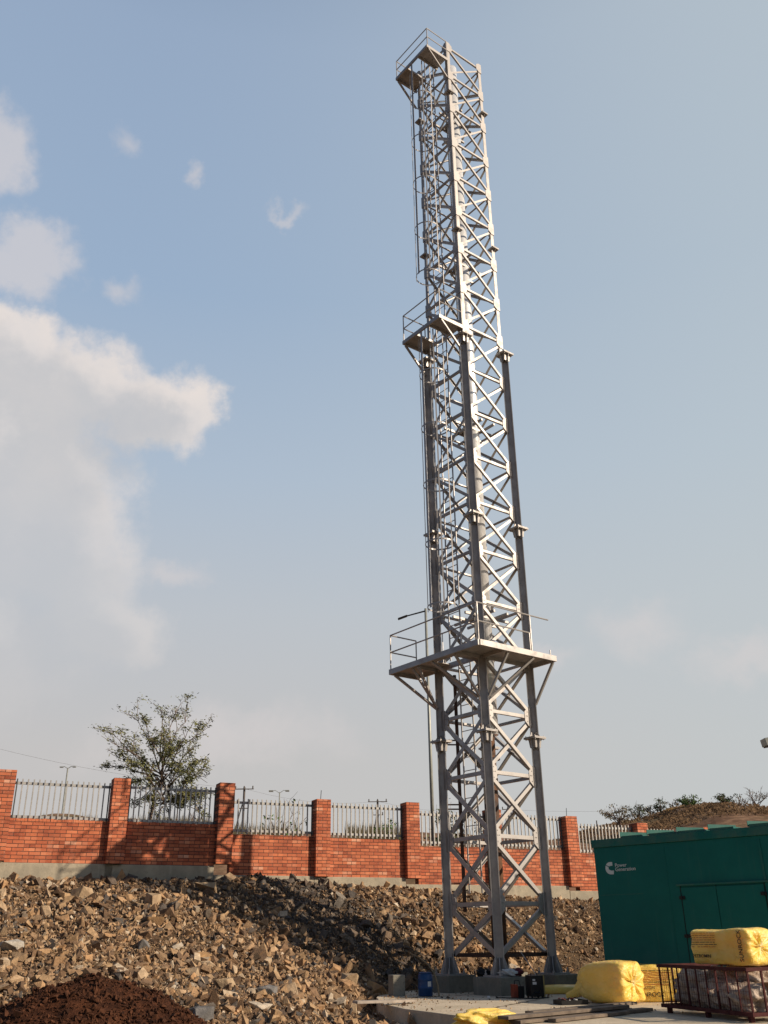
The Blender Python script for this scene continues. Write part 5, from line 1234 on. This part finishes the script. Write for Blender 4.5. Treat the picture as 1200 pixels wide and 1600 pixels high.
# trees and bushes on the hill
for i, (px, top_, w_, bz, Ml, nl, dens_, lb, kind) in enumerate((
    (968, 1261, 50, 1290, M_LEAF3, 11, 1.0, 'wide grey-olive shrubby tree leftmost on the hill', 'tree'),
    (997, 1256, 20, 1284, M_LEAF2, 6, 1.0, 'small dark green tree second from the left on the hill', 'tree'),
    (1018, 1260, 24, 1280, M_LEAF3, 6, .8, 'pale loose tree between the two dark trees on the hill', 'tree'),
    (1034, 1250, 18, 1276, M_LEAF2, 6, 1.0, 'tallest dark green tree left of the straw patch on the hill', 'tree'),
    (1058, 1256, 26, 1272, M_LEAF3, 5, .6, 'hazy thin tree at the left end of the straw patch', 'tree'),
    (1080, 1249, 20, 1270, M_LEAF3, 6, .8, 'light green small tree standing above the straw patch', 'tree'),
    (1082, 1273, 26, 1290, M_LEAF4, 7, 1.0, 'bright green bush on the hillside below the straw patch', 'bush'),
    (1137, 1265, 26, 1290, M_LEAF2, 7, .9, 'dark green bush on the hillside right of the straw patch', 'bush'),
    (1135, 1255, 30, 1275, M_LEAF3, 8, .10, 'bare twiggy bush on the ridge right of the straw patch', 'bush'),
    (1160, 1245, 36, 1275, M_LEAF3, 9, .08, 'wide bare grey bush on the ridge left of the bare tree', 'bush'),
    (1185, 1230, 36, 1278, M_LEAF3, 7, .06, 'tall bare tree on the ridge at the right edge', 'tree'))):
    Yd = 97.0 if bz < 1288 else 92.0
    if kind == 'bush' and bz >= 1288: Yd = 88.0
    Yd = 99.0 if bz < 1288 else 90.0
    t_ = at(px, top_, Yd); bb = at(px, bz, Yd); bb.z = hillz(bb.x, Yd) - .1; rg = random.Random(70 + i)
    if t_.z < bb.z + 1.0: t_.z = bb.z + 1.2
    s_ = Yd * w_ / 1446 / .9 / 2; h = t_.z - bb.z; lims = [(Vector((bb.x, Yd, bb.z - 1.0)), Vector((bb.x, Yd, bb.z + h * .45)), .09)]
    for k_ in range(nl):
        a = -1 + 2 * k_ / max(1, nl - 1); lims.append((Vector((bb.x, Yd, bb.z + h * rg.uniform(.05, .4))), Vector((bb.x + a * s_, Yd + rg.uniform(-1, 1) * s_, bb.z + h * (1 - .45 * abs(a) * rg.uniform(.3, 1.3)))), .05))
    bare = dens_ < .3
    make_tree('hill_tree' if kind == 'tree' else 'hill_bush', (bb.x, Yd, bb.z), lims, lb, kind, 70 + i, dict(at=1 if not bare else 0, k=2 if not bare else 1, p=.55 * dens_, n=7, s=.14, l=.20, w=.11, wind=(0, 0, 0)), M_TWIG, Ml, 2 if bare else 1, 6, .36, 'trees and bushes along the hill')
# scrub over the hillside
mb = MB(); rg = random.Random(17)
for i in range(5200):
    Yd = rg.uniform(80, 100); x = rg.uniform(16, 48) * Yd / 100; z_ = hillz(x, Yd)
    if float(fbm(np.array(x * .35), np.array(Yd * .35), 55)) < -.02: continue
    for _ in range(4):
        p = Vector((x + rg.gauss(0, .25), Yd, z_ + rg.uniform(0, .3))); mb.add([p, p + Vector((rg.uniform(-.2, .2), 0, rg.uniform(.05, .22))), p + Vector((rg.uniform(-.25, .25), .05, rg.uniform(-.05, .18)))], [(0, 1, 2)])
tag(mb.build('dry_scrub', mat('scrub', (.13, .085, .05), .95, col2=(.20, .13, .075), vs=.5, spec=.1), loc=(30, 90, 10)), kind='stuff')
# straw patch on the hill's brow and the nest of twigs in the bare tree
mb = MB(); rg = random.Random(3)
for i in range(5200):
    x = rg.uniform(1042, 1132); y = rg.uniform(1266, 1278); Yd = 99 + rg.uniform(-2.5, 1)
    if y > 1270 + 8 * math.sin((x - 1042) / 90 * math.pi): continue
    p = at(x, y, Yd); p.z = hillz(p.x, Yd) + .1; h = rg.uniform(.3, .7)
    mb.add([p + Vector((-.05, 0, -.3)), p + Vector((.05, 0, -.3)), p + Vector((rg.uniform(-.12, .12), 0, h * .6))], [(0, 1, 2)])
tag(mb.build('dry_grass', M_STRAW, loc=at(1090, 1270, 99)), kind='stuff')
# weeds on top of the wall line and grass at the foot of the bank
mb = MB(); rg = random.Random(9)
for i in range(2600):
    x = rg.choice((rg.uniform(365, 470), rg.uniform(540, 640), rg.uniform(200, 330), rg.uniform(60, 150))); Yd = rg.uniform(31, 36); p = at(x, rg.uniform(1296, 1310) if x > 350 else rg.uniform(1283, 1295), Yd); h = rg.uniform(.1, .35)
    mb.add([p + Vector((-.02, 0, -.3)), p + Vector((.02, 0, -.3)), p + Vector((rg.uniform(-.1, .1), 0, h))], [(0, 1, 2)])
tag(mb.build('dry_weeds', M_LEAF3, loc=(0, 33, 3)), kind='stuff')

# ------------------------------------------------------------------ put every child at its own place under its parent
WL = {}
for o in bpy.data.objects: WL[o.name] = Vector(o.location)
fixpar()
for ob, p in ROTPAR:
    ob.location = WL[ob.name] - WL[p.name]
